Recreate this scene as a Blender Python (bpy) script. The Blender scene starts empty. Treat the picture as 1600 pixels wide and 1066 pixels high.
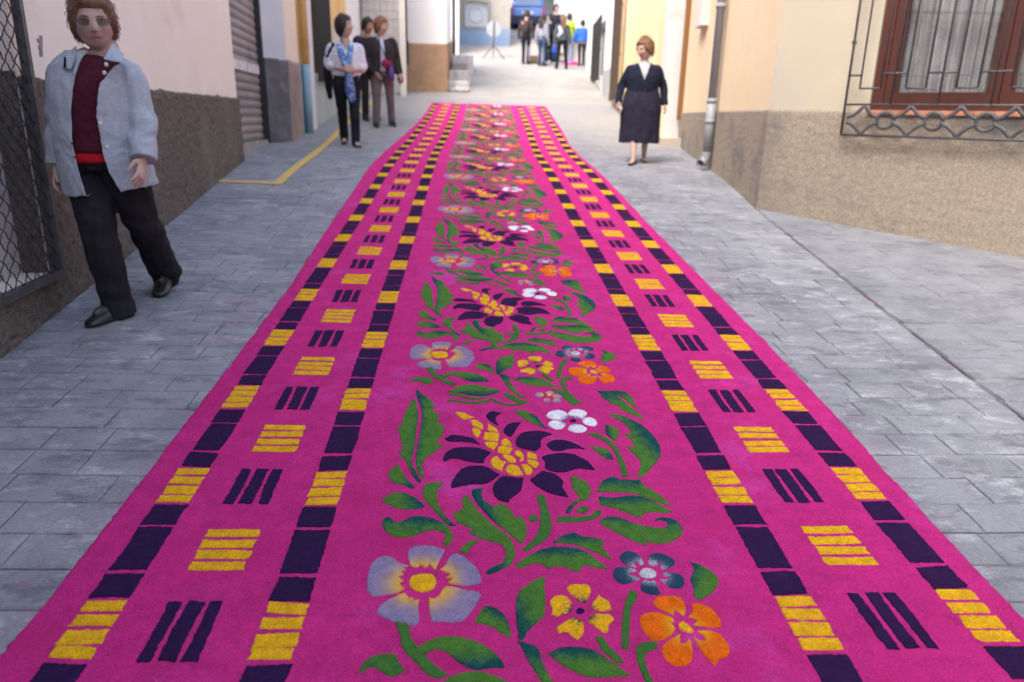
import bpy, bmesh, math, random
import numpy as np
from mathutils import Vector, Matrix, noise as mn, geometry
R = math.radians
random.seed(7)
scene = bpy.context.scene
C = scene.collection

# ---------------------------------------------------------------- camera, sky, sun, exposure
H_CAM, FPX, TILT = 1.29116, 1141.41, -0.0112
FW = Vector((.0562255, .9538927, -.2948346)); RT = Vector((.9984106, -.0525757, .0202981)); UP = Vector((-.003861, .2955073, .9553327))
cam = bpy.data.cameras.new('camera'); camo = bpy.data.objects.new('camera', cam); C.objects.link(camo)
camo.matrix_world = Matrix(((RT.x, UP.x, -FW.x, 0), (RT.y, UP.y, -FW.y, 0), (RT.z, UP.z, -FW.z, H_CAM), (0, 0, 0, 1)))
cam.sensor_width = 36; cam.lens = FPX / 1600 * 36; cam.clip_start = .05; cam.clip_end = 500
cam.dof.use_dof = True; cam.dof.focus_distance = 2.45; cam.dof.aperture_fstop = 2.2
scene.camera = camo
SUN_EL, SUN_AZ = 52, 42          # the sun stands high to the left, behind the camera
wd = bpy.data.worlds.new("World"); scene.world = wd; wd.use_nodes = True
nt = wd.node_tree; bg = nt.nodes['Background']
sk = nt.nodes.new('ShaderNodeTexSky'); sk.sky_type = 'NISHITA'; sk.sun_disc = False
sk.sun_elevation = R(SUN_EL); sk.sun_rotation = R(180 + SUN_AZ); sk.air_density = 0.8; sk.dust_density = 3.0; sk.ozone_density = 1.0
nt.links.new(sk.outputs[0], bg.inputs[0]); bg.inputs[1].default_value = .15
sun = bpy.data.lights.new('sun', 'SUN'); sun.energy = 0.65; sun.angle = R(26); sun.color = (1, .94, .85)
suno = bpy.data.objects.new('sun', sun); C.objects.link(suno)
sd = Vector((math.sin(R(SUN_AZ)) * math.cos(R(SUN_EL)), math.cos(R(SUN_AZ)) * math.cos(R(SUN_EL)), -math.sin(R(SUN_EL))))
suno.rotation_euler = sd.to_track_quat('-Z', 'Y').to_euler(); suno.location = (-3, -12, 14)
scene.view_settings.view_transform = 'Standard'; scene.view_settings.look = 'None'
scene.view_settings.exposure = 2.12; scene.view_settings.gamma = 1; scene.view_settings.use_curve_mapping = False
scene.cycles.max_bounces = 6; scene.cycles.transparent_max_bounces = 8

# ---------------------------------------------------------------- the slope of the street
KY = [-40, 0.0, 1.5, 2.5, 4.0, 6.0, 8.0, 10.5, 13.0, 16.5, 19, 22.0, 26.0, 28, 30.0, 33.0, 36.0, 40.0, 70.0, 140]
KZ = [-1.6, 0.0, 0.0797, 0.1677, 0.3084, 0.4945, 0.7059, 0.8742, 1.1269, 1.511, 1.88, 2.42, 2.86, 3.12, 3.62, 4.5, 5.2, 6.0, 10.0, 15]
_ty = np.arange(-42, 140, .05); _tz = np.interp(_ty, KY, KZ)
_k = np.exp(-.5 * (np.arange(-30, 31) * .05 / .45) ** 2); _k /= _k.sum()
_tz = np.convolve(np.pad(_tz, 30, mode='edge'), _k, mode='valid')
def zg(x, y):
    return float(np.interp(y, _ty, _tz)) + TILT * max(-4, min(6, x))
def ray(px, py): return FW + RT * ((px - 800) / FPX) - UP * ((py - 533) / FPX)
def at(px, py, D):                       # the point a distance D up the street that the photo shows at px, py
    d = ray(px, py); return Vector((0, 0, H_CAM)) + d * (D / d.y)
def G(px, py):                           # the same on the ground
    d = ray(px, py); lo, hi = .4, .4
    o = Vector((0, 0, H_CAM)); t = .4
    while t < 70:
        q = o + d * t
        if q.z < zg(q.x, q.y): break
        t += .1
    a, b = t - .1, t
    for _ in range(20):
        m = (a + b) / 2; q = o + d * m
        if q.z < zg(q.x, q.y): b = m
        else: a = m
    return o + d * a
def onwall(px, py, P0, P1):              # where the sight line meets the upright plane through P0, P1
    d = ray(px, py); o = Vector((0, 0, H_CAM))
    n = Vector((P1[1] - P0[1], P0[0] - P1[0], 0))
    return o + d * (n.dot(Vector((P0[0], P0[1], 0)) - o) / n.dot(d))

# ---------------------------------------------------------------- objects, properties
def empty(name, loc=(0, 0, 0), rz=0):
    o = bpy.data.objects.new(name, None); C.objects.link(o); o.location = loc; o.rotation_euler = (0, 0, rz); o.empty_display_size = .2
    return o
def tag(o, label=None, cat=None, group=None, kind=None):
    if label: o['label'] = label
    if cat: o['category'] = cat
    if group: o['group'] = group
    if kind: o['kind'] = kind
    return o
class MB:
    def __init__(s): s.v = []; s.f = []; s.m = []
    def add(s, vs, fs, mi=0):
        b = len(s.v); s.v += [tuple(x) for x in vs]; s.f += [tuple(b + i for i in f) for f in fs]; s.m += [mi] * len(fs)
    def box(s, c, d, rz=0, mi=0, tilt=None):
        cx, cy, cz = c; a, b, h = d[0] / 2, d[1] / 2, d[2] / 2
        M = Matrix.Rotation(rz, 3, 'Z')
        if tilt is not None: M = M @ tilt
        vs = []
        for z in (-h, h):
            for x, y in ((-a, -b), (a, -b), (a, b), (-a, b)):
                q = M @ Vector((x, y, z)); vs.append((cx + q.x, cy + q.y, cz + q.z))
        s.add(vs, [(3, 2, 1, 0), (4, 5, 6, 7), (0, 1, 5, 4), (1, 2, 6, 5), (2, 3, 7, 6), (3, 0, 4, 7)], mi)
    def prism(s, poly, z0, z1, mi=0):        # poly counter-clockwise from above
        n = len(poly)
        vs = [(x, y, z0) for x, y in poly] + [(x, y, z1) for x, y in poly]
        s.add(vs, [tuple(range(n - 1, -1, -1)), tuple(range(n, 2 * n))] + [(i, (i + 1) % n, n + (i + 1) % n, n + i) for i in range(n)], mi)
    def rings(s, rings, cap=True, mi=0, closed=True):
        n = len(rings[0]); vs = [p for r in rings for p in r]; fs = []
        for i in range(len(rings) - 1):
            for j in range(n if closed else n - 1):
                k = (j + 1) % n
                fs.append((i * n + j, i * n + k, (i + 1) * n + k, (i + 1) * n + j))
        if cap and closed:
            fs.append(tuple(range(n - 1, -1, -1))); b = (len(rings) - 1) * n; fs.append(tuple(b + i for i in range(n)))
        s.add(vs, fs, mi)
    def tube(s, pts, rad, n=8, ref=Vector((0, 1, 0)), sub=1, roundcap=False, mi=0):
        pts = [Vector(p) for p in pts]
        rad = list(rad) if hasattr(rad, '__len__') else [rad] * len(pts)
        rad = [r if hasattr(r, '__len__') else (r, r) for r in rad]
        if sub > 1:
            P2, R2 = [], []
            for i in range(len(pts) - 1):
                p0, p1, p2, p3 = pts[max(i - 1, 0)], pts[i], pts[i + 1], pts[min(i + 2, len(pts) - 1)]
                for k in range(sub):
                    t = k / sub
                    P2.append(.5 * ((2 * p1) + (p2 - p0) * t + (2 * p0 - 5 * p1 + 4 * p2 - p3) * t * t + (3 * p1 - p0 - 3 * p2 + p3) * t ** 3))
                    q = t * t * (3 - 2 * t) * .5 + t * .5
                    R2.append(tuple(a + (b - a) * q for a, b in zip(rad[i], rad[i + 1])))
            P2.append(pts[-1]); R2.append(rad[-1]); pts, rad = P2, R2
        rr = []
        for i, p in enumerate(pts):
            t = (pts[min(i + 1, len(pts) - 1)] - pts[max(i - 1, 0)]).normalized()
            u = t.cross(ref)
            if u.length < 1e-3: u = t.cross(Vector((1, 0, .1)))
            u.normalize(); v = u.cross(t)
            ring = lambda c, k: [c + u * (k * rad[i][0] * math.cos(a)) + v * (k * rad[i][1] * math.sin(a)) for a in [j * 2 * math.pi / n for j in range(n)]]
            if roundcap and i == 0:
                e = max(rad[0]); rr += [ring(p - t * e * .8, .45), ring(p - t * e * .5, .8)]
            rr.append(ring(p, 1))
            if roundcap and i == len(pts) - 1:
                e = max(rad[-1]); rr += [ring(p + t * e * .5, .8), ring(p + t * e * .8, .45)]
        s.rings(rr, True, mi)
    def ell(s, c, r, nu=16, nv=10, rot=None, mi=0):
        c = Vector(c); rr = []
        for i in range(nv + 1):
            a = math.pi * (i / nv) if 0 < i < nv else (math.pi * .02 if i == 0 else math.pi * .98)
            ring = []
            for j in range(nu):
                b = 2 * math.pi * j / nu
                q = Vector((r[0] * math.sin(a) * math.cos(b), r[1] * math.sin(a) * math.sin(b), -r[2] * math.cos(a)))
                ring.append(c + (rot @ q if rot else q))
            rr.append(ring)
        s.rings(rr, True, mi)
    def build(s, name, mat, parent=None, smooth=False):
        me = bpy.data.meshes.new(name); me.from_pydata(s.v, [], s.f)
        mats = mat if isinstance(mat, (list, tuple)) else [mat]
        for m in mats: me.materials.append(m)
        if len(mats) > 1: me.polygons.foreach_set('material_index', s.m)
        if smooth: me.polygons.foreach_set('use_smooth', [True] * len(me.polygons))
        me.update()
        return link(name, me, parent)
def link(name, me, parent=None):
    o = bpy.data.objects.new(name, me); C.objects.link(o)
    if parent is not None: o.parent = parent
    return o

# ---------------------------------------------------------------- materials
def _n(nt, t, **kw):
    n = nt.nodes.new(t)
    for k, v in kw.items():
        if k.startswith('i_'): n.inputs[int(k[2:]) if k[2:].isdigit() else k[2:]].default_value = v
        else: setattr(n, k, v)
    return n
def c4(c): return (c[0], c[1], c[2], 1)
def mixc(nt, fac, a, b, mode='MIX'):
    m = nt.nodes.new('ShaderNodeMix'); m.data_type = 'RGBA'; m.blend_type = mode
    for sock, val in ((m.inputs[0], fac), (m.inputs[6], a), (m.inputs[7], b)):
        if hasattr(val, 'is_output'): nt.links.new(val, sock)
        else: sock.default_value = c4(val) if hasattr(val, '__len__') else val
    return m.outputs[2]
def math_(nt, op, a, b=0.0, c=0.0, clamp=False):
    m = nt.nodes.new('ShaderNodeMath'); m.operation = op; m.use_clamp = clamp
    for s, v in zip(m.inputs, (a, b, c)):
        if hasattr(v, 'is_output'): nt.links.new(v, s)
        else: s.default_value = v
    return m.outputs[0]
def smooth(nt, x, lo, hi):
    m = nt.nodes.new('ShaderNodeMapRange'); m.interpolation_type = 'SMOOTHSTEP'
    nt.links.new(x, m.inputs[0]); m.inputs[1].default_value = lo; m.inputs[2].default_value = hi
    return m.outputs[0]
def newmat(name, rough=.85, spec=.25):
    m = bpy.data.materials.new(name); m.use_nodes = True; nt = m.node_tree
    b = nt.nodes['Principled BSDF']; b.inputs['Roughness'].default_value = rough; b.inputs['Specular IOR Level'].default_value = spec
    tc = nt.nodes.new('ShaderNodeTexCoord')
    return m, nt, b, tc.outputs['Object']
def noi(nt, co, sc, det=4, rough=.55, stretch=None):
    if stretch:
        mp = nt.nodes.new('ShaderNodeMapping'); mp.inputs['Scale'].default_value = stretch; nt.links.new(co, mp.inputs[0]); co = mp.outputs[0]
    n = nt.nodes.new('ShaderNodeTexNoise'); n.inputs['Scale'].default_value = sc; n.inputs['Detail'].default_value = det; n.inputs['Roughness'].default_value = rough
    nt.links.new(co, n.inputs['Vector']); return n.outputs[0]
def bump(nt, b, h, strength=.4, dist=.01):
    bp = nt.nodes.new('ShaderNodeBump'); bp.inputs['Strength'].default_value = strength; bp.inputs['Distance'].default_value = dist
    nt.links.new(h, bp.inputs['Height']); nt.links.new(bp.outputs[0], b.inputs['Normal'])
def M(name, c1, c2=None, sc=3, rough=.85, bmp=0, bsc=60, dist=.01, c3=None, sc3=.7, thr3=(.5, .7), spec=.25, metal=0, stretch=None, thr=(.35, .65), det=5):
    m, nt, b, co = newmat(name, rough, spec); b.inputs['Metallic'].default_value = metal
    col = c1
    if c2 is not None: col = mixc(nt, smooth(nt, noi(nt, co, sc, det, .6, stretch), *thr), c1, c2)
    if c3 is not None: col = mixc(nt, smooth(nt, noi(nt, co, sc3, 6, .65), *thr3), col, c3)
    if hasattr(col, 'is_output'): nt.links.new(col, b.inputs[0])
    else: b.inputs[0].default_value = c4(col)
    if bmp: bump(nt, b, noi(nt, co, bsc, 5, .6, stretch), bmp, dist)
    return m
def sawdust(name, inner, outer=None, lo=.3, hi=.6, ns=.5, spread=.35):
    """Dyed sawdust: grains of slightly different shade; 'inner' gives way to 'outer' along the piece's 'grad' value."""
    m, nt, b, co = newmat(name, .95, .1)
    grain = noi(nt, co, 230, 3, .85); mott = noi(nt, co, 30, 4, .7)
    col = inner
    if outer is not None:
        at_ = nt.nodes.new('ShaderNodeAttribute'); at_.attribute_name = 'grad'
        g = math_(nt, 'ADD', at_.outputs['Fac'], math_(nt, 'MULTIPLY', math_(nt, 'SUBTRACT', grain, .5), ns * 2.2))
        g = math_(nt, 'ADD', g, math_(nt, 'MULTIPLY', math_(nt, 'SUBTRACT', mott, .5), spread))
        col = mixc(nt, smooth(nt, g, lo, hi), inner, outer)
    f = math_(nt, 'ADD', math_(nt, 'MULTIPLY', grain, 1.1), math_(nt, 'MULTIPLY', mott, .5))
    k = nt.nodes.new('ShaderNodeMapRange'); nt.links.new(f, k.inputs[0])
    k.inputs[1].default_value = .55; k.inputs[2].default_value = 1.05; k.inputs[3].default_value = .48; k.inputs[4].default_value = 1.5
    hs = nt.nodes.new('ShaderNodeHueSaturation'); nt.links.new(k.outputs[0], hs.inputs['Value'])
    if hasattr(col, 'is_output'): nt.links.new(col, hs.inputs['Color'])
    else: hs.inputs['Color'].default_value = c4(col)
    nt.links.new(hs.outputs[0], b.inputs[0])
    bump(nt, b, math_(nt, 'ADD', grain, math_(nt, 'MULTIPLY', mott, .8)), 1.0, .006)
    return m
CENT={'w':(393,2565),'p':(152,2289),'b':(-128,1660),'k':(280,1552),'n':(489,1697),'o':(536,1493),'d':(321,1248)}
TILE="""
- g -1,0 -227,2732 -239,2717 -249,2668 -256,2621 -261,2569 -261,2509 -276,2511 -268,2471 -256,2425 -246,2369 -242,2338 -257,2342 -246,2309 -235,2290 -223,2270 -203,2203 -175,2142 -168,2137 -164,2152 -190,2217 -204,2284 -201,2345 -202,2420 -202,2499 -202,2570 -205,2621 -215,2680 -222,2720
- g 1,0 -223,2819 -227,2806 -225,2780 -216,2736 -201,2675 -192,2622 -189,2548 -189,2483 -191,2395 -193,2321 -188,2257 -183,2217 -165,2167 -157,2168 -156,2191 -166,2237 -161,2274 -156,2294 -137,2317 -114,2351 -99,2381 -128,2393 -114,2426 -103,2474 -104,2527 -132,2535 -125,2566 -125,2617 -147,2620 -147,2676 -155,2712 -174,2749 -202,2780 -216,2812
- g -1,0 -249,2256 -260,2236 -274,2203 -266,2158 -243,2133 -218,2125 -192,2103 -181,2107 -186,2121 -206,2152 -227,2197 -242,2236
- g -1,-0.3 -282,2035 -270,2053 -255,2074 -228,2080 -200,2072 -178,2056 -158,2033 -142,2008 -162,1996 -191,1991 -223,1995 -248,2010 -264,2023
- g -1,0 -89,2140 -107,2142 -137,2137 -152,2120 -155,2093 -151,2056 -137,2026 -121,2003 -108,1981 -93,1952 -77,1926 -62,1910 -45,1910 -57,1928 -75,1957 -91,1991 -102,2026 -108,2067 -105,2104 -97,2126
- g 0,-1 -248,1957 -261,1945 -266,1924 -257,1896 -242,1874 -221,1858 -191,1854 -166,1860 -143,1878 -115,1889 -96,1887 -81,1876 -75,1860 -80,1821 -65,1813 -55,1838 -53,1865 -59,1887 -71,1910 -89,1928 -112,1945 -136,1954 -159,1957 -182,1952 -198,1938 -214,1926 -228,1928 -238,1942
- g - 25,1832 6,1840 -8,1832 -22,1813 -31,1794 -21,1783 -10,1781 -5,1796 6,1819
- g 1,1 -22,2064 -29,2046 -27,2016 -22,1991 -38,1988 -51,1976 -52,1957 -43,1933 -23,1912 3,1896 6,1887 -7,1882 -3,1871 17,1856 44,1840 75,1829 91,1819 98,1791 95,1762 85,1742 66,1727 45,1711 39,1701 48,1693 70,1704 104,1728 117,1746 126,1779 124,1816 114,1851 96,1878 71,1905 49,1940 23,1986 6,2026 -9,2062
- g 1,0.2 44,2107 21,2107 4,2096 4,2067 18,2026 38,1986 58,1947 77,1917 99,1891 120,1860 143,1825 146,1825 159,1850 167,1889 165,1929 152,1956 135,1950 122,1990 107,2015 92,2024 89,2021 77,2008 59,2016 42,2041 33,2072 37,2096
- s - 217,2076 211,2047 216,2002 213,1947 203,1895 186,1850 166,1823 147,1796 152,1788 171,1799 197,1823 224,1850 240,1889 245,1935 243,1990 238,2034 237,2063
- s - 173,1941 183,1959 198,1965 206,1950 203,1932 185,1929
- g 1,0 330,2177 356,2174 377,2153 392,2121 389,2087 373,2047 353,2041 331,2018 311,1984 306,1968 292,1974 302,2002 325,2031 351,2054 340,2084 332,2114 335,2152
- s - 329,1990 344,2006 367,2006 366,1987 347,1971 331,1975
- s - 259,1929 263,1947 286,1956 322,1950 356,1956 376,1968 391,1990 407,1987 402,1965 380,1944 349,1932 304,1926
- g 0,-1 408,2087 425,2128 446,2160 481,2175 503,2160 527,2160 567,2157 574,2125 597,2098 611,2074 624,2048 635,2012 614,2022 588,2041 561,2061 527,2081 485,2087 442,2091
- g 0,-1 412,2064 456,2057 508,2067 554,2061 586,2035 613,2003 633,1978 602,1975 569,1978 532,1965 530,1944 508,1956 476,1981 442,2003 405,2018
- g -0.15,-1 388,1923 406,1944 426,1956 455,1950 488,1929 520,1909 551,1900 579,1897 598,1911 599,1932 581,1935 562,1932 581,1947 607,1950 630,1935 640,1906 636,1877 614,1849 580,1827 544,1824 514,1832 510,1813 486,1832 455,1855 425,1886
- g 0,-1 238,1831 263,1855 287,1872 312,1877 318,1866 352,1855 385,1844 389,1827 378,1822 387,1795 399,1751 379,1767 355,1785 327,1806 291,1822 260,1828
- g 0,-1 121,1723 137,1745 162,1770 195,1796 231,1809 275,1809 309,1801 337,1780 359,1749 380,1712 351,1719 325,1727 308,1724 302,1702 283,1705 265,1720 239,1725 222,1722 222,1710 209,1722 190,1737 163,1735 142,1720
- g 0,-1 578,2826 620,2825 653,2806 665,2767 667,2720 669,2671 651,2699 633,2745 609,2787
- g 0,-1 529,2825 567,2823 595,2800 616,2762 634,2711 651,2663 670,2623 675,2577 657,2600 629,2627 593,2662 610,2666 588,2694 555,2718 573,2723 549,2743 539,2773 540,2795
- g -1,-0.2 539,2617 563,2621 592,2614 617,2588 647,2554 669,2503 685,2445 690,2390 682,2337 664,2292 630,2242 596,2194 576,2176 557,2179 572,2205 588,2247 593,2285 580,2323 563,2372 595,2369 591,2416 573,2469 602,2469 599,2520 580,2572 558,2594
- g 1,0 515,2541 541,2523 557,2501 552,2465 537,2412 521,2429 507,2454 508,2493
- s - 433,2463 452,2471 476,2460 500,2436 519,2402 529,2362 533,2309 536,2253 531,2179 511,2178 513,2229 515,2284 512,2342 499,2388 477,2425 452,2446
- g -1,0.5 430,2374 461,2371 487,2358 499,2328 503,2287 482,2290 462,2312 447,2347
- g -1,-0.3 173,2644 207,2644 238,2620 260,2591 269,2550 289,2499 258,2522 229,2549 200,2586 179,2618
w w r 295,2609 311,2637 343,2649 368,2638 380,2614 379,2591 356,2572 323,2575 302,2586
w w r 381,2622 396,2650 428,2659 455,2639 454,2616 431,2584 403,2588 387,2607
w w r 425,2569 444,2589 467,2593 483,2574 484,2544 471,2522 447,2532 429,2551
w w r 366,2498 377,2528 400,2539 428,2525 439,2499 421,2477 392,2473 375,2484
w w r 294,2541 311,2562 337,2564 358,2553 363,2538 345,2505 322,2498 302,2515
w pc - 379,2565 387,2576 396,2579 405,2575 407,2565 402,2555 392,2551 383,2554
p p - -97,2425 -75,2448 -45,2448 -11,2437 13,2423 23,2401 32,2383 0,2397 -33,2404 -70,2403 -87,2410
p p - -97,2274 -95,2308 -80,2339 -55,2360 -14,2364 30,2358 73,2330 51,2295 45,2259 11,2262 -21,2275 -50,2288 -71,2287 -85,2271
p p - -64,2109 -65,2138 -52,2178 -34,2219 -6,2238 32,2242 60,2229 81,2204 96,2188 72,2154 45,2133 11,2130 -23,2123 -46,2114
p p - 104,2176 86,2154 73,2124 71,2089 80,2054 99,2035 120,2029 125,2049 150,2077 165,2107 176,2170 152,2170 125,2176
p p - 194,2158 219,2186 242,2211 273,2199 298,2174 307,2143 300,2113 309,2089 313,2058 289,2066 254,2083 223,2113
p p - 248,2297 270,2314 311,2327 359,2322 389,2298 410,2272 426,2219 403,2222 375,2228 353,2222 323,2205 287,2205 254,2227 256,2267
p p - 274,2382 290,2408 322,2419 355,2412 389,2383 412,2355 383,2361 352,2357 320,2341 288,2346
p p - 161,2402 171,2440 192,2470 232,2482 274,2479 303,2460 274,2441 257,2418 251,2367 228,2338 196,2352 167,2370
p p - 120,2485 133,2524 157,2544 191,2550 175,2509 161,2470 146,2439 130,2454
p p - 58,2600 73,2629 93,2631 119,2622 100,2596 95,2563 105,2520 86,2539 67,2567
p y - -62,2625 -40,2623 -12,2603 12,2582 -12,2574 -28,2566 -48,2594
p y - -2,2558 16,2566 35,2546 45,2523 44,2488 23,2507 4,2530
p y - 4,2503 23,2495 37,2480 33,2457 25,2434 10,2456
p y - 63,2535 82,2515 95,2496 102,2471 81,2477 62,2484
p y - 50,2468 77,2470 105,2461 100,2409 72,2410 44,2419
p y - 49,2401 75,2401 99,2394 89,2365 81,2347 56,2372
p y - 109,2402 121,2428 132,2424 143,2402 147,2373 127,2379 109,2383
p y - 98,2362 108,2374 130,2371 150,2359 137,2320 113,2322 93,2330
p y - 109,2313 131,2311 152,2296 157,2263 136,2263 116,2289
p y - 152,2324 166,2346 179,2331 185,2300 179,2273 167,2269 173,2290 163,2307
p y - 198,2331 219,2324 231,2307 231,2283 213,2289 197,2297
p y - 194,2280 216,2277 233,2263 231,2244 219,2227 200,2256
p y - 173,2250 189,2251 205,2234 209,2211 198,2189 184,2189 179,2217
p y - 120,2230 135,2251 153,2246 166,2224 176,2187 146,2182 122,2198
p y - 68,2269 80,2299 94,2303 103,2279 122,2266 110,2236 107,2207 85,2223 71,2242
b y - -164,1666 -156,1689 -127,1697 -102,1692 -92,1668 -97,1639 -126,1625 -152,1637
b b r -177,1778 -172,1804 -150,1816 -112,1815 -73,1798 -86,1752 -97,1713 -115,1738 -123,1721 -139,1735 -147,1724 -166,1733
b b r -275,1656 -277,1709 -269,1750 -244,1772 -217,1767 -197,1744 -172,1730 -186,1725 -177,1714 -190,1706 -181,1695 -195,1684 -179,1671 -189,1661 -173,1640 -189,1625 -223,1616 -253,1608 -270,1631
b b r -237,1558 -223,1586 -198,1608 -173,1623 -164,1613 -160,1605 -149,1605 -143,1595 -132,1600 -133,1566 -127,1534 -132,1511 -155,1507 -193,1521 -224,1540
b b r -109,1605 -93,1600 -80,1617 -77,1629 -64,1647 -39,1642 -7,1631 23,1626 25,1606 7,1565 -23,1519 -63,1519 -98,1520 -105,1561
b b r -84,1713 -67,1740 -57,1774 -38,1780 -11,1760 11,1729 26,1691 29,1664 0,1649 -32,1652 -61,1662 -47,1675 -65,1681 -55,1697 -66,1702
- s - -186,1521 -158,1527 -144,1474 -126,1437 -104,1406 -80,1379 -51,1354 -73,1341 -99,1355 -129,1393 -156,1424 -174,1481
- g 0,1 -134,1430 -121,1440 -99,1457 -74,1468 -35,1469 4,1458 36,1438 61,1412 77,1385 77,1371 47,1371 16,1367 -8,1374 -30,1391 -53,1416 -72,1427 -94,1423 -115,1402 -122,1411
- s - -254,1358 -251,1380 -239,1400 -216,1414 -177,1416 -165,1391 -150,1363 -169,1351 -190,1353 -207,1369 -230,1376 -243,1364
- g -1,-1 9,1517 24,1551 37,1574 62,1567 85,1541 97,1500 99,1461 76,1477 54,1500 31,1509
- g 1,0.3 202,1684 179,1675 153,1653 128,1628 117,1590 114,1538 115,1489 116,1459 127,1455 141,1483 161,1508 182,1532 193,1573 196,1627
k pc - 269,1552 275,1560 283,1562 292,1556 291,1549 282,1543 273,1543
k k r 256,1638 272,1652 296,1652 316,1651 321,1632 309,1604 300,1583 283,1586 273,1599 263,1616
k k r 206,1589 224,1608 247,1608 261,1583 260,1562 254,1544 236,1545 219,1532 204,1542 209,1563
k k r 306,1562 317,1583 331,1599 338,1615 343,1599 360,1585 362,1556 335,1551
k k r 212,1495 232,1512 248,1524 267,1529 282,1511 276,1472 261,1455 248,1465 239,1480 217,1477
k k r 295,1516 306,1539 329,1541 355,1538 363,1520 346,1505 341,1481 326,1476 311,1496
n wc - 463,1697 475,1712 494,1717 510,1706 511,1688 498,1677 477,1677 465,1685
n n r 422,1762 438,1787 464,1788 481,1768 487,1739 477,1730 466,1749 458,1743 462,1721 443,1727 427,1743
n n r 504,1761 522,1780 551,1777 575,1754 573,1733 553,1717 530,1711 529,1721 539,1739 530,1742 518,1727 504,1730 500,1742
n n r 531,1696 556,1698 578,1687 582,1664 569,1638 547,1633 527,1647 514,1670 536,1670 547,1679 530,1685
n n r 460,1653 476,1670 486,1662 501,1664 501,1641 505,1625 498,1611 474,1611 452,1628
n n r 391,1694 402,1718 425,1721 449,1715 459,1706 441,1697 431,1688 450,1682 462,1673 442,1662 415,1651 397,1659 390,1677
o y - 521,1503 535,1513 549,1498 553,1478 538,1473 523,1486
o o r 473,1579 491,1600 520,1606 547,1602 559,1580 555,1554 543,1531 535,1544 526,1554 518,1536 498,1549 479,1563
o o r 577,1578 599,1577 624,1558 634,1527 631,1494 610,1490 582,1495 557,1500 577,1518 554,1528 571,1549
o o r 563,1480 586,1482 612,1472 626,1447 625,1418 613,1398 596,1391 572,1371 559,1396 551,1429 548,1461 560,1448 575,1448 574,1463
o o r 459,1421 471,1440 498,1459 517,1468 510,1439 521,1439 533,1453 538,1444 530,1401 514,1376 487,1368 466,1379 457,1398
o o r 428,1525 447,1542 478,1544 499,1537 514,1521 511,1509 501,1514 510,1493 505,1478 474,1452 447,1447 433,1465 425,1494
- g 1,-0.5 621,1739 640,1732 663,1711 677,1681 673,1651 643,1618 607,1593 588,1602 598,1629 600,1672 622,1711
- s - 423,1628 441,1620 438,1598 416,1566 402,1515 388,1465 379,1420 362,1425 370,1470 383,1525 402,1582
- s - 304,1464 324,1464 333,1432 352,1404 360,1381 344,1381 327,1400 311,1428
- s - 453,1441 430,1445 403,1435 393,1403 393,1350 404,1299 423,1242 448,1202 470,1183 457,1210 433,1258 418,1316 410,1368 417,1408 447,1423
- s - 334,1323 361,1324 389,1299 414,1258 425,1226 429,1182 408,1182 390,1217 367,1273 347,1306
- g 0,-1 181,1411 213,1430 257,1431 296,1419 328,1388 346,1367 368,1341 328,1340 281,1339 240,1355 210,1381
- g 0,-1 113,1455 158,1433 168,1389 188,1328 211,1270 246,1226 216,1237 185,1278 157,1336 133,1397
- s - 148,1289 169,1261 197,1225 231,1202 203,1193 170,1212 137,1264
- s - 80,1230 95,1233 114,1205 142,1184 173,1176 184,1183 228,1191 197,1167 157,1169 172,1162 133,1172 102,1196
- g 0,1 -98,1280 -81,1306 -58,1337 -29,1354 14,1362 53,1350 88,1330 124,1321 133,1298 114,1281 81,1261 43,1254 5,1260 -28,1269 -63,1281
- s - -94,1254 -68,1260 -39,1252 -10,1236 19,1231 61,1240 34,1219 8,1212 -21,1224 -56,1242 -85,1245
- s - -100,1207 -90,1220 -67,1217 -38,1202 -10,1195 25,1202 65,1220 65,1198 33,1183 -4,1177 -32,1184 -67,1202 -92,1198
d d r 304,1254 298,1239 285,1233 274,1239 270,1253 276,1268 289,1274 301,1269
d d r 343,1281 337,1270 324,1266 312,1270 308,1280 314,1291 327,1296 339,1292
d d r 370,1245 364,1232 350,1226 338,1231 334,1244 341,1257 354,1262 366,1258
d d r 317,1211 311,1198 299,1193 287,1198 283,1211 289,1224 302,1229 313,1224
d d r 363,1204 356,1191 342,1186 329,1191 325,1204 332,1216 346,1221 359,1217
d y - 331,1252 328,1247 321,1244 314,1247 312,1252 315,1257 322,1259 329,1257
"""
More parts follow.
